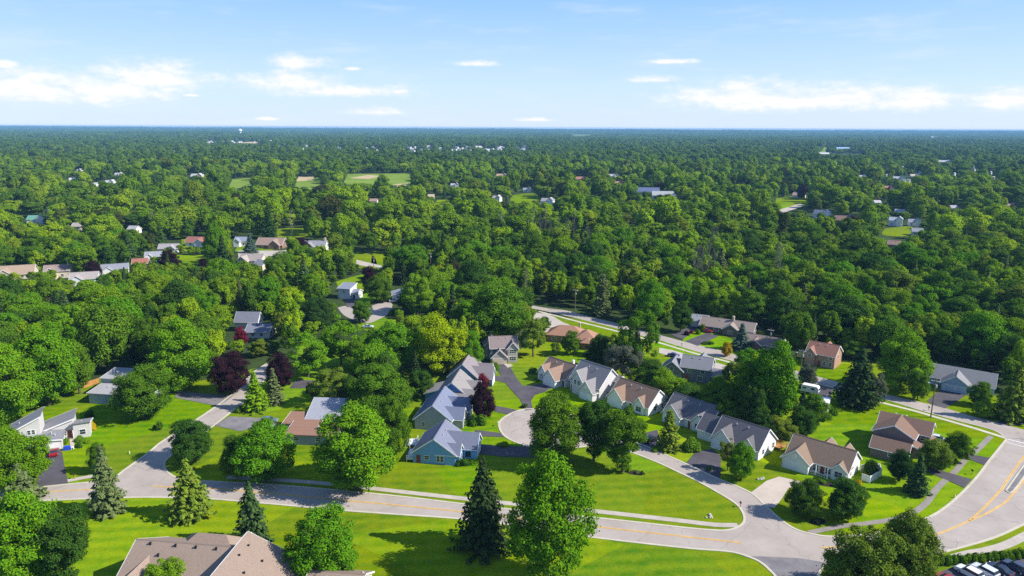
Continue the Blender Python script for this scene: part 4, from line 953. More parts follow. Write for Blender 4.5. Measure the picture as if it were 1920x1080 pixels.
# shrubs: x, base, width px, height m, colour, label
S = [
 (1298, 842, 46, 3.2, 'mid', 'round green bush in front of the grey roofed white house'), (898, 797, 34, 3.6, 'mid', 'green bush under the purple front yard tree'),
 (172, 805, 26, 2.4, 'gold', 'golden yellow bush against the contemporary house wall'), (168, 783, 22, 2.6, 'dark', 'dark bush behind the golden yellow bush'),
 (150, 826, 22, 1.4, 'mid', 'low garden bush below the white framed window'), (165, 830, 16, 1.0, 'lime', 'pale garden bush beside the low one'),
 (122, 832, 20, 1.5, 'mid', 'bush at the white garage corner'), (148, 838, 18, 1.2, 'dark', 'dark bush by the garden path'),
 (449, 772, 18, 2.0, 'mid', 'single bush on the side street kerb'), (926, 694, 22, 3.4, 'vivid', 'bright bush beside the tan house garage'),
 (875, 768, 22, 1.8, 'lime', 'yellow green bush at the blue walled house'), (870, 795, 36, 1.8, 'dark', 'dark bushes mass in front of the blue grey roof'),
 (868, 872, 30, 1.9, 'dark', 'dark bush at the corner of the bright blue house'), (943, 836, 26, 1.2, 'lime', 'pale flowering bush between two dark driveways'),
 (773, 728, 14, 3.0, 'gold', 'golden bush in the back garden left of the house row'), (790, 748, 34, 2.2, 'lime', 'light green back garden bush'),
 (1204, 890, 6, 1.2, 'dark', 'dark little bush in the lawn mulch bed'), (1180, 884, 14, .8, 'lime', 'low yellow green plant at the mulch bed'),
 (1194, 887, 12, .8, 'sage', 'low sage plant at the mulch bed'), (1531, 980, 14, .9, 'sage', 'grey plant in the circular corner bed'),
 (1231, 845, 24, 1.6, 'mid', 'low bush at the foot of the conical tree'), (1780, 868, 16, 1.4, 'lime', 'clipped pale bush by the corner house drive'),
 (1863, 785, 20, 2.2, 'dark', 'dark bush by the back road verge'), (1880, 785, 18, 2.0, 'mid', 'green bush beside the dark verge bush'),
 (1562, 778, 20, 2.6, 'mid', 'round bush behind the white camper'), (1287, 628, 14, 1.8, 'purple', 'purple bush by the two dark driveways'),
 (1297, 625, 12, 1.6, 'red', 'dark red bush next to the purple bush'), (1308, 626, 14, 2.2, 'lime', 'pale bush near the red car'),
 (1328, 645, 26, 1.2, 'dark', 'low bush on the lawn below the red car'), (1318, 622, 14, 3.6, 'mid', 'bush by the garage white door'),
 (1540, 905, 20, .9, 'mid', 'low bush before the white porch'), (1610, 908, 18, 1.1, 'gold', 'yellow bush at the white gable corner'), (1568, 912, 18, .9, 'dark', 'dark low bush before the porch railing'),
 (1478, 822, 30, 2.6, 'olive', 'olive bush beside the orange timber deck'), (1490, 815, 26, 2.6, 'mid', 'green bush right of the olive bush'),
 (735, 590, 18, 2.6, 'mid', 'small bush on the far cul-de-sac verge'), (1000, 700, 20, 2.4, 'mid', 'bush left of the small tan roofed house'),
 (1092, 628, 18, 2.4, 'dark', 'dark bush right of the orange brown roof'), (1330, 880, 14, .8, 'mid', 'low plant by the stone landscaping'),
 (983, 764, 18, 1.2, 'dark', 'dark bush at the forked driveway corner'), (1005, 714, 14, .9, 'mid', 'low bush left of the double garage'),
 (1750, 866, 18, 1.1, 'dark', 'dark low bush under the round olive tree'),
]
for i, (x, b, w, h, c, lb) in enumerate(S):
    p = G(x, b); plant('shrub', p, h, w / 2 / pxm(p), c, 'shrub', lb, 'shrub')
for i in range(15):
    t = i / 14; x = 1752 + t * 175; y = 1060 - t * 17
    p = G(x, y); plant('shrub', p, 2.0, 1.25, 'mid', 'hedge_bush', 'clipped rounded bush in the hedge along the parking lot', 'hedge', 'hedge bushes along the parking lot')
# ------------------------------------------------------------------ vehicles
def car_meshes(kind):
    L, W_ = (2.3, .93) if kind == 'sedan' else (2.4, .97)
    if kind == 'sedan':
        belt = [(-L+.05, .55), (-L, .78), (-L+.12, .98), (-1.55, 1.0), (1.05, .98), (2.0, .86), (L-.02, .7), (L, .45)]
        roof = [(-1.5, 1.0), (-.85, 1.43), (.2, 1.46), (1.05, .99)]
    else:
        belt = [(-L+.05, .6), (-L, .85), (-L+.05, 1.12), (-2.1, 1.16), (1.1, 1.12), (2.05, 1.02), (L-.02, .82), (L, .5)]
        roof = [(-2.25, 1.16), (-2.0, 1.72), (.25, 1.76), (1.1, 1.13)]
    m = MB()
    low = [(-L+.1, .28), (L-.1, .28)]
    P = [low[0]] + belt + [low[1]]
    for s in (1, -1): m.face([(x, s * (W_ if .3 < z < 1.0 else W_ - .06), z) for x, z in P])
    for (x0, z0), (x1, z1) in zip(P, P[1:] + P[:1]):
        w0 = W_ if .3 < z0 < 1.0 else W_ - .06; w1 = W_ if .3 < z1 < 1.0 else W_ - .06
        m.face([(x0, -w0, z0), (x1, -w1, z1), (x1, w1, z1), (x0, w0, z0)])
    rw = W_ - .2
    m.poly([(roof[1][0], -rw, roof[1][1]), (roof[2][0], -rw, roof[2][1]), (roof[2][0], rw, roof[2][1]), (roof[1][0], rw, roof[1][1])] +
           [(roof[1][0], -rw, roof[1][1] - .07), (roof[2][0], -rw, roof[2][1] - .07), (roof[2][0], rw, roof[2][1] - .07), (roof[1][0], rw, roof[1][1] - .07)],
           [(0, 1, 2, 3), (0, 4, 5, 1), (1, 5, 6, 2), (2, 6, 7, 3), (3, 7, 4, 0)])
    g = MB(); bw = W_ - .05
    for s in (1, -1): g.face([(roof[0][0], s * bw, roof[0][1]), (roof[3][0], s * bw, roof[3][1]), (roof[2][0], s * (rw + .01), roof[2][1] - .05), (roof[1][0], s * (rw + .01), roof[1][1] - .05)])
    g.face([(roof[3][0], -bw, roof[3][1]), (roof[3][0], bw, roof[3][1]), (roof[2][0], rw, roof[2][1] - .04), (roof[2][0], -rw, roof[2][1] - .04)])
    g.face([(roof[0][0], -bw, roof[0][1]), (roof[0][0], bw, roof[0][1]), (roof[1][0], rw, roof[1][1] - .04), (roof[1][0], -rw, roof[1][1] - .04)])
    return m, g, L, W_
def make_car(kind):
    root = empty('parked_car', (0, 0, 0)); m, g, L, W_ = car_meshes(kind)
    m.build('body', M['paint'], root); g.build('car_glass', M['glass'], root)
    for x in (-1.4, 1.42):
        for s in (1, -1):
            w = MB(); w.cyl((x, s * (W_ - .2), .33), (x, s * (W_ + .01), .33), .33, .33, 14); wo = w.build('wheel', M['rubber'], root)
            h = MB(); h.cyl((x, s * (W_ + .012), .33), (x, s * (W_ + .03), .33), .2, .18, 10); h.build('rim', M['greymetal'], wo)
    for s in (1, -1):
        h = MB(); h.box(L - .12, L + .02, s * .6 - .2, s * .6 + .2, .62, .76); h.build('headlight', M['white'], root)
        h = MB(); h.box(-L - .02, -L + .1, s * .66 - .16, s * .66 + .16, .74, .92); h.build('tail_light', plain('tail_red', (.4, .02, .02), .3), root)
        h = MB(); h.box(.75, .95, s * (W_ + .1) - .09, s * (W_ + .1) + .09, .98, 1.12); h.build('wing_mirror', M['paint'], root)
    return root
_proto = {}
def car(kind, px, rz, col, label, group=None, cat='car', z=.08):
    if kind not in _proto: o = _proto[kind] = make_car(kind)
    else: o = copy_tree(_proto[kind])
    p = G(*px); o.location = (p.x, p.y, z); o.rotation_euler.z = math.radians(rz)
    for c in o.children: c.color = (*col, 1)
    for k in ('label', 'category', 'group'):
        if k in o: del o[k]
    return tag(o, label, cat, group)
car('sedan', (102, 852), 118, (.3, .01, .02), 'dark red car parked before the white garage door')
car('suv', (505, 793), 6, (.12, .16, .2), 'blue grey car beside the flat red brown roof')
car('sedan', (690, 615), -4, (.55, .57, .58), 'silver car below the far cul-de-sac lawn')
car('sedan', (738, 566), 20, (.8, .8, .8), 'white car parked at the far cul-de-sac by the blue white house')
car('sedan', (1263, 669), -28, (.03, .03, .2), 'deep blue car on the frontage lane')
car('suv', (1325, 623), -30, (.5, .01, .02), 'bright red car before the long brown ranch house')
car('suv', (1759, 828), -36, (.6, .62, .64), 'silver car beside the two storey dark brown house')
car('suv', (1221, 828), 30, (.015, .014, .016), 'black car in the shady short driveway behind the conical tree')
car('sedan', (1512, 729), -32, (.02, .02, .025), 'black car on the dark drive by the white van')
LOT = 'cars parked side by side in the corner parking lot'
car('sedan', (1774, 1092), 118, (.33, .015, .02), 'red car at the end of the parking lot row', LOT)
car('suv', (1816, 1079), 118, (.75, .75, .77), 'white car next to the red one in the parking lot row', LOT)
car('suv', (1845, 1076), 118, (.62, .66, .75), 'pale blue white car in the middle of the parking lot row', LOT)
car('sedan', (1874, 1073), 118, (.02, .022, .04), 'black car right of the pale cars in the parking lot', LOT)
car('suv', (1904, 1069), 118, (.05, .06, .10), 'dark slate car at the picture edge of the parking lot', LOT)
# white van and camper by the back road
def camper(px, rz, label, L=6.0, name='camper_trailer', cat='camper'):
    p = G(*px); root = empty(name, (p.x, p.y, .08), math.radians(rz)); tag(root, label, cat)
    m = MB(); prof = [(-L/2, .5), (L/2 - .3, .5), (L/2, 1.0), (L/2 - .15, 2.3), (L/2 - .6, 2.75), (-L/2 + .3, 2.75), (-L/2, 2.4)]
    m.prism([(a, b) for a, b in prof], 'v', -1.15, 1.15); m.build('body', M['white'], root)
    for s in (1, -1):
        for x in (-1.6, .9):
            g = MB(); g.box(x - .55, x + .55, s * 1.155 - .02, s * 1.155 + .02, 1.5, 2.1); g.build('window', M['glass'], root)
        for x in (-.5, .5):
            w = MB(); w.cyl((x, s * .9, .36), (x, s * 1.14, .36), .36, .36, 12); w.build('wheel', M['rubber'], root)
    g = MB(); g.box(L/2 - .12, L/2 + .03, -.8, .8, 1.4, 2.0); g.build('windscreen', M['glass'], root)
    return root
camper((1546, 768), 60, 'long white camper trailer beside the dark driveway', 8.5)
camper((1519, 737), -36, 'short white van near the back road verge', 5.4, 'delivery_van', 'van')
# ------------------------------------------------------------------ poles, mailboxes and other small things
def pole(px, top, label, lamp=False):
    p = G(*px); h = hgt(p, top); root = empty('utility_pole', (p.x, p.y, 0), math.radians(-40)); tag(root, label, 'utility pole')
    m = MB(); m.cyl((0, 0, 0), (0, 0, h), .19, .13, 10); m.build('pole', M['pole'], root)
    m = MB(); m.box(-1.2, 1.2, -.07, .07, h - .75, h - .58); cr = m.build('crossarm', M['greymetal'], root)
    for x in (-1.05, -.4, .4, 1.05):
        m = MB(); m.cyl((x, 0, h - .58), (x, 0, h - .34), .07, .05, 6); m.build('insulator', M['white'], cr)
    m = MB(); m.cyl((.32, 0, h - 2.6), (.32, 0, h - 1.7), .24, .24, 10); m.build('transformer', M['greymetal'], root)
    if lamp:
        m = MB(); m.cyl((0, 0, h - 1.7), (-1.4, -.5, h - 1.3), .05, .04, 6); a = m.build('lamp_arm', M['greymetal'], root)
        m = MB(); m.box(-1.9, -1.3, -.66, -.36, h - 1.38, h - 1.22); m.build('lamp_head', M['white'], a)
    return root
pole((1745, 783), 711, 'tall utility pole beside the corner lawn and ranch house drive', True)
pole((1499, 718), 655, 'utility pole right of the tall sunlit tree', True)
pole((1441, 668), 616, 'utility pole rising behind the tall sunlit tree')
pole((1078, 582), 542, 'utility pole at the far bend of the back road')
pole((808, 524), 474, 'lone utility pole near the golden crown past the far cul-de-sac')
pole((701, 504), 482, 'distant utility pole beside the purple tree')
def mailbox(px, label, col='rubber'):
    p = G(*px); root = empty('mailbox', (p.x, p.y, 0)); tag(root, label, 'mailbox')
    m = MB(); m.box(-.06, .06, -.06, .06, 0, 1.05); m.build('post', M['timber'] if col == 'rubber' else M['white'], root)
    m = MB(); m.prism([(-.14, 1.05), (.14, 1.05), (.14, 1.25), (.08, 1.36), (-.08, 1.36), (-.14, 1.25)], 'v', -.3, .3); b = m.build('box', M[col], root)
    m = MB(); m.box(.141, .165, .02, .2, 1.2, 1.3); m.build('flag', plain('mail_flag', (.5, .03, .03)), b)
mailbox((1388, 951), 'dark mailbox at the grassy street corner')
mailbox((1228, 841), 'white mailbox beside the conical front yard tree', 'white')
mailbox((934, 799), 'white mailbox on the left rim of the cul-de-sac', 'white')
mailbox((987, 766), 'dark mailbox at the mouth of the forked driveway')
mailbox((140, 898), 'dark mailbox between the dark driveway and the grey spruce')
mailbox((1822, 890), 'dark mailbox where the corner house drive meets the road')
mailbox((1278, 650), 'mailbox on the verge across from the purple bush')
mailbox((1741, 770), 'dark mailbox beside the tall utility pole')
def hydrant(px, label):
    p = G(*px); root = empty('fire_hydrant', (p.x, p.y, 0)); tag(root, label, 'hydrant'); y = plain('hydrant_paint', (.65, .6, .3), .5)
    m = MB(); m.cyl((0, 0, 0), (0, 0, .62), .14, .13, 10); m.cyl((0, 0, .62), (0, 0, .78), .15, .05, 10); m.build('barrel', y, root)
    m = MB(); m.cyl((-.24, 0, .45), (.24, 0, .45), .07, .07, 8); m.build('outlet_nozzle', y, root)
hydrant((1790, 933), 'pale yellow fire hydrant on the curved kerb'); hydrant((243, 851), 'pale yellow fire hydrant alone on the wide left lawn')
def sign(px, label):
    p = G(*px); root = empty('street_sign', (p.x, p.y, 0), math.radians(35)); tag(root, label, 'sign')
    m = MB(); m.cyl((0, 0, 0), (0, 0, 2.3), .04, .04, 6); m.build('post', M['greymetal'], root)
    m = MB(); m.box(-.3, .3, -.02, .02, 1.7, 2.3); m.build('sign_board', M['greymetal'], root)
sign((1793, 1028), 'thin street sign on the kerb above the hedge')
def rock_bed(px, n, r, label, name='rock', grp=None, sz=(.25, .5)):
    rnd = random.Random(px[0])
    for i in range(n):
        p = G(px[0] + rnd.uniform(-r, r), px[1] + rnd.uniform(-r * .3, r * .3)); m = MB(); s = rnd.uniform(*sz)
        m.ball((0, 0, s * .3), s, 8, 0, .7)
        m.v = [(x * rnd.uniform(.8, 1.2), y * rnd.uniform(.8, 1.2), z) for x, y, z in m.v]
        o = m.build(name, M['stone']); o.location = (p.x, p.y, 0); tag(o, label, 'rock', grp)
rock_bed((1331, 968), 5, 10, 'dark landscaping rock on the pointed corner lawn', grp='rocks on the pointed lawn', sz=(.25, .5))
rock_bed((1297, 838), 6, 9, 'white landscaping boulder beside the dark driveway', grp='white boulders by the driveway', sz=(.3, .6))
rock_bed((1427, 898), 5, 7, 'landscaping boulder left of the tan driveway', grp='boulders by the tan driveway', sz=(.25, .5))
sheet('mulch_bed', [(1518, 977), (1530, 971), (1545, 974), (1548, 980), (1535, 984), (1520, 982)], .02, plain('mulch', (.035, .028, .022), .95, .05, .3, 3), 4)
sheet('mulch_bed', [(1168, 884), (1185, 881), (1208, 886), (1206, 891), (1186, 890)], .02, plain('mulch', (.035, .028, .022)), 4)
sheet('mulch_bed', [(1480, 916), (1512, 908), (1588, 917), (1605, 912), (1600, 906), (1540, 904), (1508, 903)], .015, plain('mulch', (.035, .028, .022)), 3)
# white vinyl fence round the patio
def patio_fence():
    pts = [G(1614, 884), G(1648, 882), G(1652, 893), G(1630, 906), G(1614, 900)]
    root = empty('patio_fence', pts[0]); tag(root, 'white vinyl fence closing in the little patio behind the tan roofed house', 'fence')
    for i, (a, b) in enumerate(zip(pts, pts[1:])):
        d = (b - a).length; ang = math.atan2(b.y - a.y, b.x - a.x); o = a - pts[0]; R_ = Matrix.Rotation(ang, 3, 'Z')
        m = MB(); m.box(.1, d - .1, -.03, .03, .08, 1.7); m.box(.1, d - .1, -.05, .05, 1.702, 1.82); m.v = [tuple(R_ @ Vector(v) + o) for v in m.v]; m.build('fence_panel', M['white'], root)
        m = MB(); m.box(-.08, .08, -.08, .08, 0, 1.95); m.v = [tuple(R_ @ Vector(v) + o) for v in m.v]; m.build('fence_post', M['white'], root)
patio_fence()
def deck(owner, px, rz, L, Wd, label, mat='timber', h=1.0):
    p = G(*px); root = empty('deck', (p.x, p.y, 0), math.radians(rz)); tag(root, label, 'deck')
    m = MB(); m.box(0, L, 0, Wd, h - .15, h); m.build('platform', M[mat], root)
    for x in (0.05, L - .05):
        for y in (.05, Wd - .05):
            q = MB(); q.box(x - .07, x + .07, y - .07, y + .07, 0, h + 1); q.build('deck_post', M[mat], root)
    for (x0, x1, y0, y1) in ((.12, L - .12, .02, .08), (L - .08, L - .02, .12, Wd - .12)):
        q = MB(); q.box(x0, x1, y0, y1, h + .9, h + 1.0); q.box(x0, x1, y0, y1, h + .5, h + .58); q.box(x0, x1, y0, y1, h + .15, h + .22); q.build('railing', M[mat], root)
    make_part(root, owner)
deck(GREYR, (1464, 848), 42, 3.2, 4, 'orange timber deck rail behind the right grey roofed house')
deck(BLUE, (762, 866), 0, 2.4, 6, 'white framed deck on the side of the bright blue house', 'white', .8)
deck(BLUE, (760, 838), 0, 3.0, 4, 'white railed porch behind the bright blue house', 'white', .6)
def tarp(px):
    p = G(*px); root = empty('covered_grill', (p.x, p.y, 0), .3); tag(root, 'bright blue covered grill standing by the red car driveway', 'grill')
    m = MB(); V = [(-.9, -.5, .0), (.9, -.5, .0), (.9, .5, .0), (-.9, .5, .0), (-.75, -.4, .9), (.75, -.4, .9), (.75, .4, .9), (-.75, .4, .9), (-.5, 0, 1.15), (.5, 0, 1.15)]
    m.poly(V, [(0, 1, 5, 4), (1, 2, 6, 5), (2, 3, 7, 6), (3, 0, 4, 7), (4, 5, 9, 8), (5, 6, 9), (6, 7, 8, 9), (7, 4, 8)]); m.build('cover', plain('blue_tarp', (.02, .06, .5), .5), root)
    m = MB(); m.box(1.0, 1.6, -.4, .4, .55, .62); m.box(1.05, 1.1, -.35, .35, 0, .55); m.box(1.5, 1.55, -.35, .35, 0, .55); m.build('side_shelf', M['white'], root)
tarp((126, 843))
def board_fence(px0, px1, label, mat='timber', h=1.8):
    a, b = G(*px0), G(*px1); d = (b - a).length; root = empty('board_fence', a, math.atan2(b.y - a.y, b.x - a.x)); tag(root, label, 'fence')
    m = MB(); n = int(d / .16)
    for i in range(n): m.box(i * .16, i * .16 + .15, -.02, .02, .05, h + .03 * (i % 2))
    m.build('fence_boards', M[mat], root)
    for i in range(int(d / 2.4) + 1): q = MB(); q.box(i * 2.4 - .06, i * 2.4 + .06, .03, .15, 0, h); q.build('fence_post', M[mat], root)
board_fence((157, 728), (187, 718), 'brown board fence beside the grey blue split level house')
board_fence((478, 585), (510, 566), 'weathered board fence at the wood edge', 'cream', 1.6)
# water tower on the horizon
def tower():
    p = G(451, 255); h = hgt(p, 243); root = empty('water_tower', (p.x, p.y, hill(p.x, p.y))); tag(root, 'pale water tower standing on the horizon', 'water tower')
    m = MB(); m.cyl((0, 0, 0), (0, 0, h * .6), h * .16, h * .13, 14); m.build('stem', M['white'], root, True)
    m = MB(); m.ball((0, 0, h * .72), h * .3, 18, 0, .85); m.build('tank', M['white'], root, True)
    m = MB(); m.cyl((0, 0, h * .97), (0, 0, h * 1.03), h * .02, h * .02, 6); m.build('top_hatch', M['greymetal'], root)
tower()
# ------------------------------------------------------------------ houses far off
FAR = [ # x, base, width px, angle, wall h, roof, wall, label
 (28, 524, 62, 22, 3, (.36,.27,.2), 'cream', 'tan roofed cream house at the left picture edge'),
 (108, 522, 42, 20, 4.4, (.29,.22,.2), 'cream', 'mauve roofed cream house with a tall cream chimney'),
 (158, 534, 46, 20, 3.4, (.36,.32,.3), 'white', 'grey tan roofed house with a big white gable below the purple tree'),
 (216, 516, 44, 24, 3, (.25,.26,.3), 'white', 'grey roofed house with a white porch end right of the purple tree'),
 (263, 503, 26, 20, 3, (.34,.14,.10), 'brick', 'rust red roofed house in the left neighbourhood'),
 (288, 489, 28, 20, 3, (.3,.31,.34), 'white', 'small grey roofed house right of the rust red roof'),
 (315, 474, 34, 8, 3, (.34,.32,.33), 'white', 'grey mauve roof behind a purple tree'),
 (367, 462, 40, -4, 3, (.30,.13,.10), 'white', 'red brown roofed house with a white end wall'),
 (452, 462, 24, 0, 4, (.25,.28,.36), 'white', 'little blue white house beside the blue spruce'),
 (505, 466, 50, -4, 2.8, (.31,.22,.18), 'brick', 'low long brown roofed house over the mown lawn'),
 (468, 497, 46, -10, 3, (.38,.33,.3), 'cream', 'tan roofed house below the low brown one'),
 (484, 506, 24, -30, 3, (.26,.27,.3), 'cream', 'small grey roof peeping from the trees under the tan roof'),
 (590, 470, 40, 0, 3.2, (.27,.27,.29), 'white', 'grey roofed house with white gable and brick chimney'),
 (68, 419, 32, 10, 3.4, (.13,.30,.24), 'white', 'green roofed white house in the trees'),
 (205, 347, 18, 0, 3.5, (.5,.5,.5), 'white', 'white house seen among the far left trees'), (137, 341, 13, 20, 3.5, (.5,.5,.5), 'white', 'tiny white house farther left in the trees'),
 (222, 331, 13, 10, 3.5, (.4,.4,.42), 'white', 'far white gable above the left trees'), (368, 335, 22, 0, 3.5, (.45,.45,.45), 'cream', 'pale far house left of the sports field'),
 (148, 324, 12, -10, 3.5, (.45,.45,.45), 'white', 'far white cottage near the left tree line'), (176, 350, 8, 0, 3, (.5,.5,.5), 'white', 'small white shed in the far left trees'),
 (247, 438, 16, -10, 3.4, (.4,.4,.4), 'white', 'white house glimpsed above the left houses'), (143, 432, 14, 0, 3.4, (.4,.35,.3), 'cream', 'cream house glimpsed in the left wood'),
 (1497, 371, 22, -30, 3, (.4,.3,.27), 'white', 'pale house by the far sunlit driveway'), (1540, 409, 30, -36, 4, (.15,.17,.25), 'white', 'dark blue roofed house in the right wood'),
 (1584, 419, 34, -10, 3, (.2,.13,.11), 'brick', 'dark brown roofed house in the right wood'), (1678, 424, 22, -30, 5, (.4,.44,.5), 'white', 'white blue two storey house in the right wood'),
 (1686, 404, 16, -30, 3.4, (.4,.42,.45), 'white', 'white gabled house behind the white blue one'), (1646, 385, 12, 0, 3, (.5,.5,.52), 'white', 'white roof speck in the right wood'),
 (1675, 466, 20, -30, 3, (.32,.21,.17), 'brick', 'brown roof low in the right wood'), (1714, 424, 20, -20, 3.4, (.3,.32,.36), 'white', 'grey house right of the white blue one'),
 (1720, 442, 18, -20, 3.4, (.3,.32,.36), 'white', 'grey roofed house just below its grey neighbour'), (1666, 357, 16, 0, 3.4, (.3,.16,.12), 'brick', 'far red roofed house on the right'),
 (1716, 334, 16, 0, 3.4, (.5,.42,.36), 'cream', 'cream house high on the right'), (1685, 339, 18, -10, 3.4, (.4,.4,.45), 'white', 'pale house left of the high cream one'),
 (1617, 335, 12, 0, 3.4, (.4,.4,.42), 'white', 'white cottage amid the right trees'), (1545, 291, 20, 0, 4, (.6,.6,.6), 'white', 'white roofed building at the bright far field'),
 (1580, 280, 26, 0, 4, (.35,.5,.7), 'white', 'blue roofed building on the bright far field'), (1770, 308, 30, -10, 5, (.5,.5,.5), 'white', 'long pale house on the right horizon slope'),
 (1025, 386, 24, -20, 5, (.35,.33,.33), 'white', 'grey gabled house in the middle trees'), (930, 378, 16, -20, 4, (.4,.38,.36), 'white', 'pale house left of the grey gabled one'),
 (988, 361, 14, 0, 3.4, (.25,.28,.36), 'white', 'blue roofed house by the small middle lawn'), (852, 352, 14, 0, 3.4, (.4,.4,.42), 'white', 'white house right of the sports field'),
 (940, 334, 18, 0, 3.4, (.45,.3,.22), 'cream', 'tan house beyond the sports field'), (1090, 340, 20, 0, 3.4, (.36,.18,.14), 'brick', 'red roofed house in the middle distance'),
 (1160, 348, 16, 0, 3.4, (.36,.2,.16), 'brick', 'brick house left of the long blue roofed buildings'), (808, 374, 10, 0, 3.4, (.5,.4,.3), 'cream', 'cream gable near the small mown lawn'),
 (700, 383, 14, 0, 3.4, (.36,.25,.2), 'white', 'white cottage under the sports field'), (1150, 334, 16, 0, 3.4, (.4,.4,.42), 'white', 'grey house right of the middle tree line'),
 (1895, 393, 18, 0, 3.4, (.3,.2,.16), 'brick', 'brown house at the far right edge'), (1790, 396, 12, 0, 3.4, (.4,.4,.42), 'white', 'white house near the far right edge'),
]
KEEP = []    # what the photograph shows between the trees: (x0, y0, x1, y1)
FARP = []
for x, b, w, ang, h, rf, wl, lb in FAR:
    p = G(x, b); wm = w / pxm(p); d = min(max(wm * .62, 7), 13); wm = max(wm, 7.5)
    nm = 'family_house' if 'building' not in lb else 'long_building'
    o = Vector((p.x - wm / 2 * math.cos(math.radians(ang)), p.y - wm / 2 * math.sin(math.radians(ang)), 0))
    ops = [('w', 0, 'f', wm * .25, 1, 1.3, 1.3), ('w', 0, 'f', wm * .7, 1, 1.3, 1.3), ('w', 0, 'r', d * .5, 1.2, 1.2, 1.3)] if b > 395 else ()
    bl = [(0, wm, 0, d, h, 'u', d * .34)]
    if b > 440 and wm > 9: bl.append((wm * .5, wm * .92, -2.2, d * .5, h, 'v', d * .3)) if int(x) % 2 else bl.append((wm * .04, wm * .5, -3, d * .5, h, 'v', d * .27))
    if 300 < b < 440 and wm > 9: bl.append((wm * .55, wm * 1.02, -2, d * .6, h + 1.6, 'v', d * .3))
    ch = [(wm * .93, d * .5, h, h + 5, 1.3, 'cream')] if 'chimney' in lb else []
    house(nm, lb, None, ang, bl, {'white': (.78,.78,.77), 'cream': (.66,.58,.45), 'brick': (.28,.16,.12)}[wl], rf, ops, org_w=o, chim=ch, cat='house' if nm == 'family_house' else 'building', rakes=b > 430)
    top = pr(p.x, p.y, h + d * .3)[1]
    KEEP.append((x - w * .5, top, x + w * .5, b - (b - top) * .72)); FARP.append((p.x, p.y, wm * .75))
for x, b, w, lb, c in ((1212, 366, 46, 'long building with a dark blue roof past the wood', (.12,.15,.26)), (1246, 374, 46, 'long white walled building with grey roof past the wood', (.38,.4,.42))):
    p = G(x, b); wm = w / pxm(p)
    house('long_building', lb, None, -8, [(0, wm, 0, 16, 5, 'u', 4.4)], (.78,.78,.77), c, [('w', 0, 'f', wm * (.1 + .2 * k), 1.5, 2, 2) for k in range(5)], org_w=Vector((p.x - wm/2, p.y, 0)), cat='building')
    KEEP.append((x - w/2 + 6, b - 14, x + w/2 - 14, b - 9)); FARP.append((p.x, p.y, wm * .6))
# the white house clusters far off, each house an object
rnd = random.Random(5)
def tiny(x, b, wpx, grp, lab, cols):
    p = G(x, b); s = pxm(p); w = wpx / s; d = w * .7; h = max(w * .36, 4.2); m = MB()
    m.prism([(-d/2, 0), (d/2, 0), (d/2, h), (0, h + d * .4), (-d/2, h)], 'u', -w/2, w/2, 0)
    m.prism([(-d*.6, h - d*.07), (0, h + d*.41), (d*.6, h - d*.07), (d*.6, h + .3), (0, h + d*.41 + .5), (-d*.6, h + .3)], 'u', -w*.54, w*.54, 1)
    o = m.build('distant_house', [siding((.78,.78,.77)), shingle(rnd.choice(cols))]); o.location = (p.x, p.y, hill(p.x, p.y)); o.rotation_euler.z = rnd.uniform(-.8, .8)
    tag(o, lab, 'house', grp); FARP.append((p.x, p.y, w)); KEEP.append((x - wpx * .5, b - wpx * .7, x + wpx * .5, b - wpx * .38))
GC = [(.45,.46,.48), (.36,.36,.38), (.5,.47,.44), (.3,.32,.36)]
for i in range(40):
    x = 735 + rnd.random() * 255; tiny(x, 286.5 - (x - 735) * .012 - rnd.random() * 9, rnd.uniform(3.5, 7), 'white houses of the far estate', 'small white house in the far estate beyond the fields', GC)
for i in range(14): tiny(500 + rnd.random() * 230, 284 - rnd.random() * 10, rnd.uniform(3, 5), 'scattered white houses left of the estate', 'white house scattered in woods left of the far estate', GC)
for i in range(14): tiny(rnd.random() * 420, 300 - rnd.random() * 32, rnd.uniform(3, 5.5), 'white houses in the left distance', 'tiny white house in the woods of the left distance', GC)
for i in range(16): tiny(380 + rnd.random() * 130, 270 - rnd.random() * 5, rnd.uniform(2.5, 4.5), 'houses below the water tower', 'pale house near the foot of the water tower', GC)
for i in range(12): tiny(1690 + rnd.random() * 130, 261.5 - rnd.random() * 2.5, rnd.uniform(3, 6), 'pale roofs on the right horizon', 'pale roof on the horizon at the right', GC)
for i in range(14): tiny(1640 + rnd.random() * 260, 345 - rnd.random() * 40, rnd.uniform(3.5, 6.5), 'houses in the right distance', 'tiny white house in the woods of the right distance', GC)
# ------------------------------------------------------------------ the woods
# clearings: ground polygons without trees (pixel outlines taken to the ground)
CLEAR = [[tuple(G(*p)[:2]) for p in poly] for poly in list(LAWNS.values()) + [f[1] for f in FIELDS] +
         [[(985,562),(1100,580),(1250,622),(1390,662),(1550,705),(1720,748),(1930,800),(2050,850),(1887,830),(1650,762),(1500,722),(1300,668),(1150,624),(1000,600)],
          [(628,570),(660,552),(740,555),(745,600),(690,612),(628,596)], [(600,655),(700,645),(700,660),(600,668)],
          [(440,466),(645,458),(645,472),(520,486),(440,488)], [(664,478),(725,494),(722,512),(664,500)], [(1448,380),(1512,378),(1512,398),(1450,404)],
          [(1740,680),(1880,705),(1880,760),(1735,745)], [(1520,660),(1580,665),(1580,705),(1520,700)], [(1255,592),(1330,600),(1420,620),(1480,640),(1470,668),(1400,650),(1250,640)],
          [(1000,600),(1100,610),(1120,640),(1080,660),(1000,660)], [(1240,650),(1370,680),(1400,720),(1340,735),(1240,700)], [(420,600),(520,605),(520,650),(430,650)], [(615,535),(670,535),(670,580),(615,580)], [(728,540),(790,545),(790,590),(728,585)],
          [(960,560),(1010,565),(1010,600),(960,600)]]]
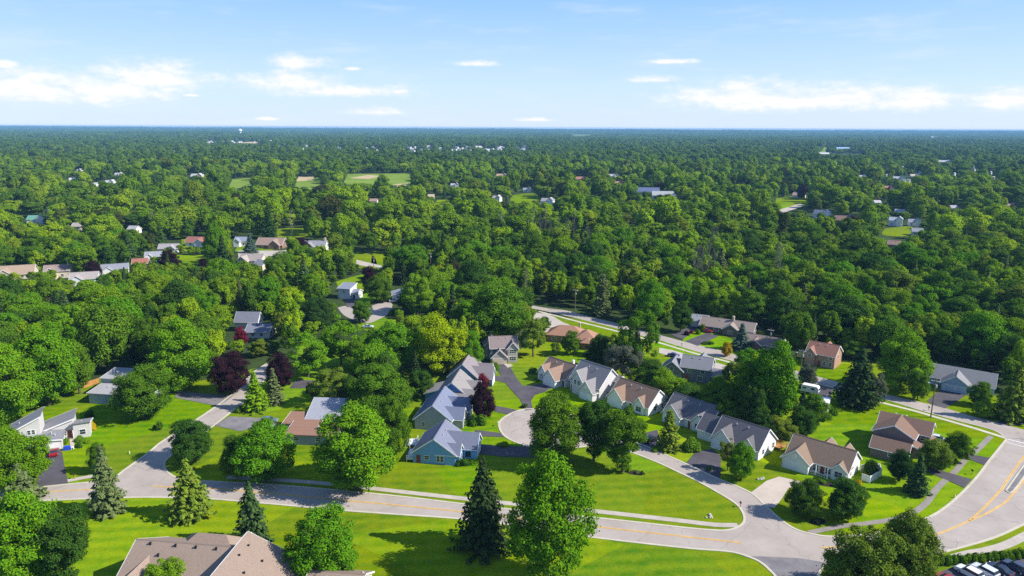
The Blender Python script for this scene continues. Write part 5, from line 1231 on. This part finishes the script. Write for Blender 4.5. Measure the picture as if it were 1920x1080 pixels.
CBB = [(min(p[0] for p in c), max(p[0] for p in c), min(p[1] for p in c), max(p[1] for p in c)) for c in CLEAR]
KEEP2 = KEEP + [(180,690,240,752),(1020,574,1150,616),(1240,630,1330,664),(1500,696,1560,730),(1655,738,1720,768),(640,567,735,600),(623,526,656,560),(736,535,752,566),(757,574,808,590),(430,594,512,634),(1746,688,1866,738),
   (1528,646,1578,690),(1262,592,1322,616),(1335,606,1410,630),(1445,634,1462,655),(1022,604,1098,640),(1262,672,1350,716),(446,470,520,480),(676,488,712,500),(436,338,468,348),(556,334,598,350),(655,330,700,344),(738,332,766,346),(1540,278,1615,288),(1068,253,1108,256),
   (335,484,390,494),(350,452,382,462),(530,434,566,444),(1460,376,1505,394),(1668,430,1705,438),(450,466,500,471),(640,530,650,548),(692,476,708,500),(804,476,812,512),(1074,543,1082,580),(668,598,735,614),(1296,612,1370,640),(448,255,456,263),(440,262,490,268),(640,528,690,556),(965,368,1000,376),(818,376,846,384)]
GRID = {}
def gkey(x, y): return (int(x // 12), int(y // 12))
def addg(x, y, r): GRID.setdefault(gkey(x, y), []).append((x, y, r))
for t in TREES: addg(*t)
for t in FARP: addg(*t)
for t in HOUSEC: addg(*t)
def free(x, y, r, k=.78):
    i, j = gkey(x, y); n = 2 if r < 10 else 3
    for a in range(i - n, i + n + 1):
        for b in range(j - n, j + n + 1):
            for (u, v, q) in GRID.get((a, b), ()):
                if (u - x) ** 2 + (v - y) ** 2 < (k * (r + q)) ** 2: return False
    return True
def blocked(x, y, r, h, near=True):
    for c, bb in list(zip(CLEAR, CBB))[0 if near else 1:]:
        if bb[0] - 2 < x < bb[1] + 2 and bb[2] - 2 < y < bb[3] + 2 and (inside(x, y, c) or inside(x, y - r * .45, c) or inside(x + r * .4, y, c) or inside(x - r * .4, y, c)): return True
    px, pb = pr(x, y, 0); pt = pr(x, y, h)[1]; w = r * pxm((x, y), h) * .92
    for (x0, y0, x1, y1) in KEEP2:
        if px + w > x0 and px - w < x1 and pt + (pb - pt) * .06 < y1 and pb > y1 and pt < y1: return True
    return False
rf = random.Random(11)
FOREST = []      # x, y, h, r, conifer
NEARFILL = [[(-120,560),(430,560),(470,600),(418,655),(395,700),(330,712),(260,690),(172,694),(138,742),(60,752),(12,790),(-120,800)],
            [(900,640),(985,650),(1000,668),(980,676),(905,640)], [(560,640),(640,640),(700,690),(660,690),(560,668)],
            [(1090,660),(1120,690),(1180,712),(1250,742),(1330,778),(1395,806),(1430,826),(1470,836),(1510,815),(1530,790),(1500,745),(1440,722),(1400,728),(1340,742),(1260,724),(1200,690),(1150,650),(1100,640)], [(690,630),(800,640),(850,690),(835,716),(790,728),(765,760),(700,775),(650,700)], [(980,655),(1010,655),(1090,640),(1110,650),(1080,668),(1010,668)]]
NEARFILL = [[tuple(G(*p)[:2]) for p in c] for c in NEARFILL]
def in_frame(x, y, h, m=60):
    a = pr(x, y, h * .6); return -m < a[0] < 1920 + m
# 1. the part one can count: from the lawns out to 460 m
lim = G(960, 690).y
near_poly = [tuple(G(*p)[:2]) for p in LAWNS['near']]
tries = 0
while tries < 70000:
    tries += 1
    y = 170 + 310 * (tries / 70000) ** .9 if tries % 2 else 170 + 310 * rf.random(); x = (rf.random() * 2 - 1) * (y * .86 + 20)
    ok = any(inside(x, y, c) for c in NEARFILL)
    if not ok and (y < lim + 10 and x < 150 or inside(x, y, near_poly)): continue
    wood = pr(x, y, 0)
    right = wood[0] > 1000
    r = rf.choice((4.6, 6.2, 7.6, 8.8, 10.4)) * (1.0 if not right else .95) * rf.uniform(.85, 1.1)
    h = rf.uniform(14, 20.5) * (r / 7.6) ** .5
    if not in_frame(x, y, h) or not free(x, y, r, .68): continue
    if blocked(x, y, r, h, not ok):
        r *= .5; h *= .42
        if blocked(x, y, r, h, not ok): continue
    con = rf.random() < .06
    addg(x, y, r); FOREST.append((x, y, h, r, con))
from mathutils import noise as mn
def lump(x, y):      # stands of taller and lower trees
    return 1.0 + .5 * mn.noise(Vector((x / 130, y / 130, 3.1))) + .25 * mn.noise(Vector((x / 45, y / 45, 7.7)))
# 2. farther out
def fill(y0, y1, step, rr, hh, k=.72, wid=.84):
    out = []; y = y0
    while y < y1:
        st = step * (1 + .0 * y); n = int((y * wid * 2 + 60) / st)
        for i in range(n):
            x = -(y * wid + 30) + (i + rf.random()) * st; yy = y + rf.uniform(-.5, .5) * st
            q = lump(x, yy); r = rf.uniform(*rr); h = rf.uniform(*hh) * (r / (.5 * (rr[0] + rr[1]))) ** .5 * q
            if blocked(x, yy, r, h) or not free(x, yy, r, k):
                r *= .55; h *= .45
                if rf.random() < .5 or blocked(x, yy, r, h) or not free(x, yy, r, k): continue
            addg(x, yy, r); out.append((x, yy, h, r, rf.random() < .05))
        y += st
    return out
MID = fill(470, 1450, 12.5, (5.0, 13.0), (12, 25), .64)
def fill_fast(y0, y1, step, rr, hh, wid=.8):
    out = []; y = y0
    while y < y1:
        n = int(y * wid * 2 / step)
        for i in range(n):
            x = -(y * wid) + (i + rf.random()) * step; yy = y + rf.uniform(-.5, .5) * step
            r = rf.uniform(*rr); h = rf.uniform(*hh) * lump(x, yy)
            px, pb = pr(x, yy, 0); pt = pr(x, yy, h)[1]
            if any(px > x0 - 3 and px < x1 + 3 and pt < y1_ and pb > y1_ for (x0, y0_, x1, y1_) in KEEPF): continue
            if any(bb[0] < x < bb[1] and bb[2] < yy < bb[3] and inside(x, yy, c) for c, bb in CLF): continue
            out.append((x, yy, h, r, rf.random() < .04))
        y += step
    return out
KEEPF = [k for k in KEEP2 if k[3] < 335]; CLF = [(c, bb) for c, bb in zip(CLEAR, CBB) if bb[3] > 1300]
LOW_ = fill_fast(1450, 4600, 17.0, (6.5, 14), (11, 25))
VLOW = fill_fast(4600, 16600, 82, (36, 50), (17, 23))
# the ones that show largest stand as trees of their own, the rest is one mass
def big(t): return t[3] * pxm((t[0], t[1]), t[2] * .6)
FOREST.sort(key=big, reverse=True)
n_tree = sum(1 for t in T if t[4] and 'spruce' not in t[6])
ONE = [t for t in FOREST if not t[4]][:300 - n_tree] + [t for t in FOREST if t[4]][:60]
ids = {id(t) for t in ONE}; REST = [t for t in FOREST if id(t) not in ids]
def zone(x, y):
    px, py = pr(x, y, 0)
    if px < 520 and py > 560: return ('tree crowded into the dense wood on the left above the grey blue house', 'trees of the dense left wood')
    if px < 560: return ('tree among the houses of the left neighbourhood', 'trees around the left neighbourhood houses')
    if py > 640 and px < 1130: return ('tree in the gardens between the left house row and the side street', 'trees of the gardens behind the left house row')
    if px < 1000: return ('tree in the woods around the far little cul-de-sac', 'trees around the far little cul-de-sac')
    if py > 640 and px < 1540 and y < 260: return ('tree in the overgrown strip behind the right-hand house row', 'trees of the strip behind the house row')
    if px < 1300: return ('tree in the wood over the bend of the back road', 'trees over the back road bend')
    if px < 1620: return ('tree in the dense wood behind the brown houses of the back road', 'trees behind the brown back road houses')
    return ('tree in the dark wood behind the ranch house with twin garage doors', 'trees of the dark wood behind the ranch house')
rz = random.Random(3)
PAL_L = ['bright', 'vivid', 'mid', 'bright', 'mid', 'vivid', 'dark', 'lime', 'mid']
PAL_R = ['mid', 'dark', 'mid', 'vivid', 'vivid', 'dark', 'mid', 'olive', 'bright', 'lime']
for (x, y, h, r, con) in ONE:
    lb, g = zone(x, y); px = pr(x, y, 0)[0]
    if con:
        plant('spruce', (x, y), h, max(2.6, r * .55), rz.choice(('spruce', 'dspruce', 'sage')), 'spruce_tree', 'conifer ' + lb[5:], 'conifer', 'conifers: ' + g)
    else:
        plant(rz.choice(('forest', 'forest', 'maple', 'open', 'tall')), (x, y), h, r, rz.choice(PAL_L if px < 900 else PAL_R), 'broadleaf_tree', 'broadleaf ' + lb, 'tree', g)
# one object for each mass, trees set out on its points
def lowmesh(name, mats, crown, trunk=None): return link_hidden(name, mats, crown, trunk)
def src_col(name, meshes):
    c = bpy.data.collections.new(name)
    for i, me in enumerate(meshes):
        o = bpy.data.objects.new('%s_%02d' % (name, i), me); c.objects.link(o)
    return c
def crown_set(seeds, n, leaf, mat, spruce=0, n_s=10, leaf_s=.7):
    FL = (.45, .62, .52, .68, .56, .48, .6); NL = (20, 40, 30, 54, 16, 36, 26); SQ = (1, .78, 1, .9, .7, 1, .85); BS = (.06, .16, .1, .2, .08, .12, .25)
    out = [mesh_np('woodland_tree', broad_crown(s, n, leaf, base=BS[i], nl=NL[i], lobe=((.26, .5) if NL[i] < 25 else (.17, .36)), flat=FL[i], squeeze=SQ[i], jit=.22), 4, M[mat]) for i, s in enumerate(seeds)]
    for s in range(spruce): out.append(mesh_np('woodland_conifer', spruce_crown(60 + s, n_s, R=3.6, H=16, leaf=leaf_s, per=8, along=3, power=.8), 4, M['needlemix']))
    return out
def clump(seed, n_t, n, leaf, R=45.0):
    rng = np.random.default_rng(seed); out = []
    for i in range(n_t):
        v = broad_crown(seed * 50 + i, n, leaf, R=7, H=rng.uniform(13, 22), base=.1, nl=8, lobe=(.4, .6), jit=.2)
        v = v + np.array([rng.uniform(-R, R), rng.uniform(-R, R), 0]); out.append(v)
    return mesh_np('woodland_clump', np.concatenate(out), 4, M['leaffar'])
def mass(name, label, items, meshes, n_b, R0, H0, Rs=3.6, Hs=16):
    src = src_col(name + '_kinds', meshes)
    me = bpy.data.meshes.new(name); n = len(items); A = np.array([[t[0], t[1], hill(t[0], t[1])] for t in items], dtype=np.float32)
    me.vertices.add(n); me.vertices.foreach_set('co', A.ravel())
    sc = np.zeros((n, 3), np.float32); rot = np.zeros((n, 3), np.float32); vi = np.zeros(n, np.int32); rng = np.random.default_rng(9)
    for i, (x, y, h, r, con) in enumerate(items):
        if con and n_b < len(meshes): vi[i] = n_b + rng.integers(len(meshes) - n_b); q = max(2.6, r * .6) / Rs; sc[i] = (q, q, h * 1.02 / Hs)
        else: vi[i] = rng.integers(n_b); q = r / R0; sc[i] = (q, q, h / H0)
        rot[i, 2] = rng.uniform(0, 6.28)
    for nm, tp, arr, key in (('sc', 'FLOAT_VECTOR', sc, 'vector'), ('rot', 'FLOAT_VECTOR', rot, 'vector'), ('vi', 'INT', vi, 'value')):
        a = me.attributes.new(nm, tp, 'POINT'); a.data.foreach_set(key, arr.ravel())
    o = link(name, me); tag(o, label, 'woods', None, 'stuff')
    ng = bpy.data.node_groups.new(name, 'GeometryNodeTree')
    ng.interface.new_socket('Geometry', in_out='INPUT', socket_type='NodeSocketGeometry'); ng.interface.new_socket('Geometry', in_out='OUTPUT', socket_type='NodeSocketGeometry')
    gi = ng.nodes.new('NodeGroupInput'); go = ng.nodes.new('NodeGroupOutput')
    ip = ng.nodes.new('GeometryNodeInstanceOnPoints'); ci = ng.nodes.new('GeometryNodeCollectionInfo')
    ci.inputs[0].default_value = src; ci.inputs[1].default_value = True; ci.inputs[2].default_value = True
    def attr(nm, tp):
        a = ng.nodes.new('GeometryNodeInputNamedAttribute'); a.data_type = tp; a.inputs[0].default_value = nm; return a.outputs[0]
    L = ng.links.new
    L(gi.outputs[0], ip.inputs['Points']); L(ci.outputs[0], ip.inputs['Instance']); ip.inputs['Pick Instance'].default_value = True
    L(attr('vi', 'INT'), ip.inputs['Instance Index']); L(attr('sc', 'FLOAT_VECTOR'), ip.inputs['Scale'])
    er = ng.nodes.new('FunctionNodeEulerToRotation'); L(attr('rot', 'FLOAT_VECTOR'), er.inputs[0]); L(er.outputs[0], ip.inputs['Rotation'])
    L(ip.outputs[0], go.inputs[0])
    md = o.modifiers.new('trees', 'NODES'); md.node_group = ng
    return o
mass('woodland', 'crowded tree tops of the woods just past the countable trees', REST + MID, crown_set(range(70, 77), 4600, .47, 'leafmix', 2, 14, .6), 7, 7.0, 18.0)
mass('distant_woodland', 'hazy sheet of tree tops stretching across the plain', LOW_, crown_set(range(80, 85), 900, .95, 'leaffar', 2, 7, 1.1), 5, 7.0, 18.0)
mass('horizon_woodland', 'blue green woods along the horizon', [(t[0], t[1], t[2], t[3], False) for t in VLOW], [clump(s, 34, 26, 3.2) for s in range(90, 95)], 5, 43.0, 20.0)
print('trees', len(T), len(FOREST), len(ONE), len(REST), len(MID), len(LOW_), len(VLOW))
EXPO, SKY_STR, HAZE = 0.6, .088, 6.6e-5
DENOISE = False
SKY_MIX = .82
SKY_RAMP = [(0, (5.7, 6.9, 9.0)), (.05, (4.9, 6.6, 9.3)), (.16, (2.5, 4.8, 9.2)), (.3, (1.5, 3.0, 6.4)), (1, (.9, 1.9, 4.6))]
CL_LO, CL_HI = (6.5, 7.0, 8.3), (8.0, 7.9, 8.0)
# ------------------------------------------------------------------ light, sky, air, camera
SUN_EL, SUN_AZ = math.radians(39), math.radians(-11)      # azimuth measured from +X; the sun stands to the right, a little behind the camera
sd = Vector((math.cos(SUN_EL) * math.cos(SUN_AZ), math.cos(SUN_EL) * math.sin(SUN_AZ), math.sin(SUN_EL)))
ld = bpy.data.lights.new('sun', 'SUN'); ld.energy = 5.0; ld.angle = math.radians(.5); ld.color = (1, .945, .86)
lo = bpy.data.objects.new('sun', ld); COL.objects.link(lo); lo.rotation_euler = (-sd).to_track_quat('-Z', 'Y').to_euler(); lo.location = sd * 300
w = bpy.data.worlds.new('World'); SC.world = w; w.use_nodes = True
nt = w.node_tree; nt.nodes.clear()
out = nt.nodes.new('ShaderNodeOutputWorld'); bg = nt.nodes.new('ShaderNodeBackground'); bg.inputs[1].default_value = SKY_STR
sk = nt.nodes.new('ShaderNodeTexSky'); sk.sky_type = 'NISHITA'; sk.sun_disc = False
sk.sun_elevation = SUN_EL; sk.sun_rotation = math.pi / 2 - SUN_AZ; sk.air_density = 1.0; sk.dust_density = .6; sk.ozone_density = 1.6; sk.altitude = 100
tc = nt.nodes.new('ShaderNodeTexCoord'); sx = nt.nodes.new('ShaderNodeSeparateXYZ'); nt.links.new(tc.outputs['Generated'], sx.inputs[0])
sv = nt.nodes.new('ShaderNodeCombineXYZ'); nt.links.new(sx.outputs[0], sv.inputs[0]); nt.links.new(sx.outputs[1], sv.inputs[1]); nt.links.new(math_n(nt, 'MAXIMUM', sx.outputs[2], .012), sv.inputs[2]); nt.links.new(sv.outputs[0], sk.inputs[0])
az = math_n(nt, 'MULTIPLY', math_n(nt, 'ARCTAN2', sx.outputs[0], sx.outputs[1]), 180 / PI)
el = math_n(nt, 'MULTIPLY', math_n(nt, 'ARCSINE', sx.outputs[2]), 180 / PI)
cb = nt.nodes.new('ShaderNodeCombineXYZ'); nt.links.new(az, cb.inputs[0]); nt.links.new(math_n(nt, 'MULTIPLY', el, 2.1), cb.inputs[1])
n1 = noise(nt, .5, 8, cb.outputs[0], .62)
cbs = nt.nodes.new('ShaderNodeVectorMath'); cbs.operation = 'ADD'; nt.links.new(cb.outputs[0], cbs.inputs[0]); cbs.inputs[1].default_value = (.25, .55, 0)
n1s = noise(nt, .5, 8, cbs.outputs[0], .62); n2 = noise(nt, .16, 4, cb.outputs[0], .6)
# each cloud: a soft heap with a flatter foot, given by its bearing and height above the horizon
CL = [(60,168,140,44),(190,172,140,40),(285,150,125,40),(560,118,70,18),(548,156,112,27),(640,172,170,18),(12,122,26,12),(705,210,64,11),(892,120,52,9),(1228,150,62,10),(1390,186,170,42),(1500,190,190,28),(1575,184,150,32),(1715,190,105,30),(1895,190,80,28),(1000,225,50,6),(497,223,34,5),(662,129,18,5),(745,172,30,8),(1265,116,60,7),(358,179,20,4)]
cov = None
for (x, y, a, b) in CL:
    d = ray(x, y); A = math.degrees(math.atan2(d.x, d.y)); E_ = math.degrees(math.asin(d.normalized().z)); k = math.degrees(1 / FPX)
    dx = math_n(nt, 'DIVIDE', math_n(nt, 'SUBTRACT', az, A), a * k)
    dy = math_n(nt, 'DIVIDE', math_n(nt, 'SUBTRACT', el, E_), b * k)
    up = math_n(nt, 'MULTIPLY', math_n(nt, 'MINIMUM', dy, 0.0), .55)        # below the middle the heap is stretched less
    dy2 = math_n(nt, 'ADD', dy, up)
    q = math_n(nt, 'SUBTRACT', 1.0, math_n(nt, 'SQRT', math_n(nt, 'ADD', math_n(nt, 'MULTIPLY', dx, dx), math_n(nt, 'MULTIPLY', dy2, dy2))))
    cov = q if cov is None else math_n(nt, 'MAXIMUM', cov, q)
cov = math_n(nt, 'MAXIMUM', cov, -1.0)
f = math_n(nt, 'ADD', math_n(nt, 'MULTIPLY', cov, 1.1), math_n(nt, 'MULTIPLY_ADD', n1, 1.7, -.72))
mr = nt.nodes.new('ShaderNodeMapRange'); mr.interpolation_type = 'SMOOTHSTEP'; nt.links.new(f, mr.inputs[0])
mr.inputs[1].default_value = .0; mr.inputs[2].default_value = 1.15; mr.inputs[3].default_value = 0; mr.inputs[4].default_value = .95
# thin veils higher up
cb2 = nt.nodes.new('ShaderNodeCombineXYZ'); nt.links.new(math_n(nt, 'MULTIPLY', az, .25), cb2.inputs[0]); nt.links.new(math_n(nt, 'MULTIPLY', el, 1.3), cb2.inputs[1])
n3 = noise(nt, .5, 5, cb2.outputs[0], .6)
mv = nt.nodes.new('ShaderNodeMapRange'); mv.interpolation_type = 'SMOOTHSTEP'; nt.links.new(n3, mv.inputs[0]); mv.inputs[1].default_value = .48; mv.inputs[2].default_value = .8; mv.inputs[3].default_value = 0; mv.inputs[4].default_value = .38
cloudf = math_n(nt, 'MAXIMUM', mr.outputs[0], mv.outputs[0])
# summer haze low in the sky: pale towards the horizon, blue higher up
hz = ramp(nt, math_n(nt, 'DIVIDE', math_n(nt, 'MAXIMUM', el, 0), 60.0), SKY_RAMP)
skyc = mixc(nt, SKY_MIX, sk.outputs[0], hz)
shade = ramp(nt, math_n(nt, 'ADD', math_n(nt, 'MULTIPLY_ADD', math_n(nt, 'SUBTRACT', n1, n1s), 1.8, .22), math_n(nt, 'MULTIPLY', f, .5)), [(.2, CL_LO), (.8, CL_HI)])
fin = mixc(nt, cloudf, skyc, shade)
nt.links.new(fin, bg.inputs[0]); nt.links.new(bg.outputs[0], out.inputs[0])
# the air
if HAZE > 0:
    mb = MB(); mb.box(-16000, 16000, -400, 17600, -1.2, 87); hm, hn, ho = new_mat('haze')
    pv = N(hn, 'ShaderNodeVolumePrincipled'); pv.inputs['Color'].default_value = (.30, .62, 1, 1); pv.inputs['Density'].default_value = HAZE; pv.inputs['Anisotropy'].default_value = 0
    hn.links.new(pv.outputs[0], ho.inputs['Volume'])
    tag(mb.build('haze', hm), 'thin summer haze over the plain', 'haze', None, 'stuff')
cd = bpy.data.cameras.new('camera'); cam = bpy.data.objects.new('camera', cd); COL.objects.link(cam)
cam.matrix_world = Matrix(((_r.x, _u.x, -_f.x, 0), (_r.y, _u.y, -_f.y, 0), (_r.z, _u.z, -_f.z, CAMH), (0, 0, 0, 1)))
cd.sensor_width = 36; cd.lens = 36 * FPX / 1920; cd.clip_end = 40000; cd.clip_start = 1
SC.camera = cam
SC.view_settings.view_transform = 'Standard'; SC.view_settings.look = 'None'; SC.view_settings.gamma = 1; SC.view_settings.exposure = EXPO
SC.cycles.max_bounces = 6; SC.cycles.diffuse_bounces = 3; SC.cycles.glossy_bounces = 2; SC.cycles.transmission_bounces = 3; SC.cycles.volume_bounces = 0
SC.cycles.use_denoising = DENOISE; SC.cycles.sample_clamp_indirect = 3.0
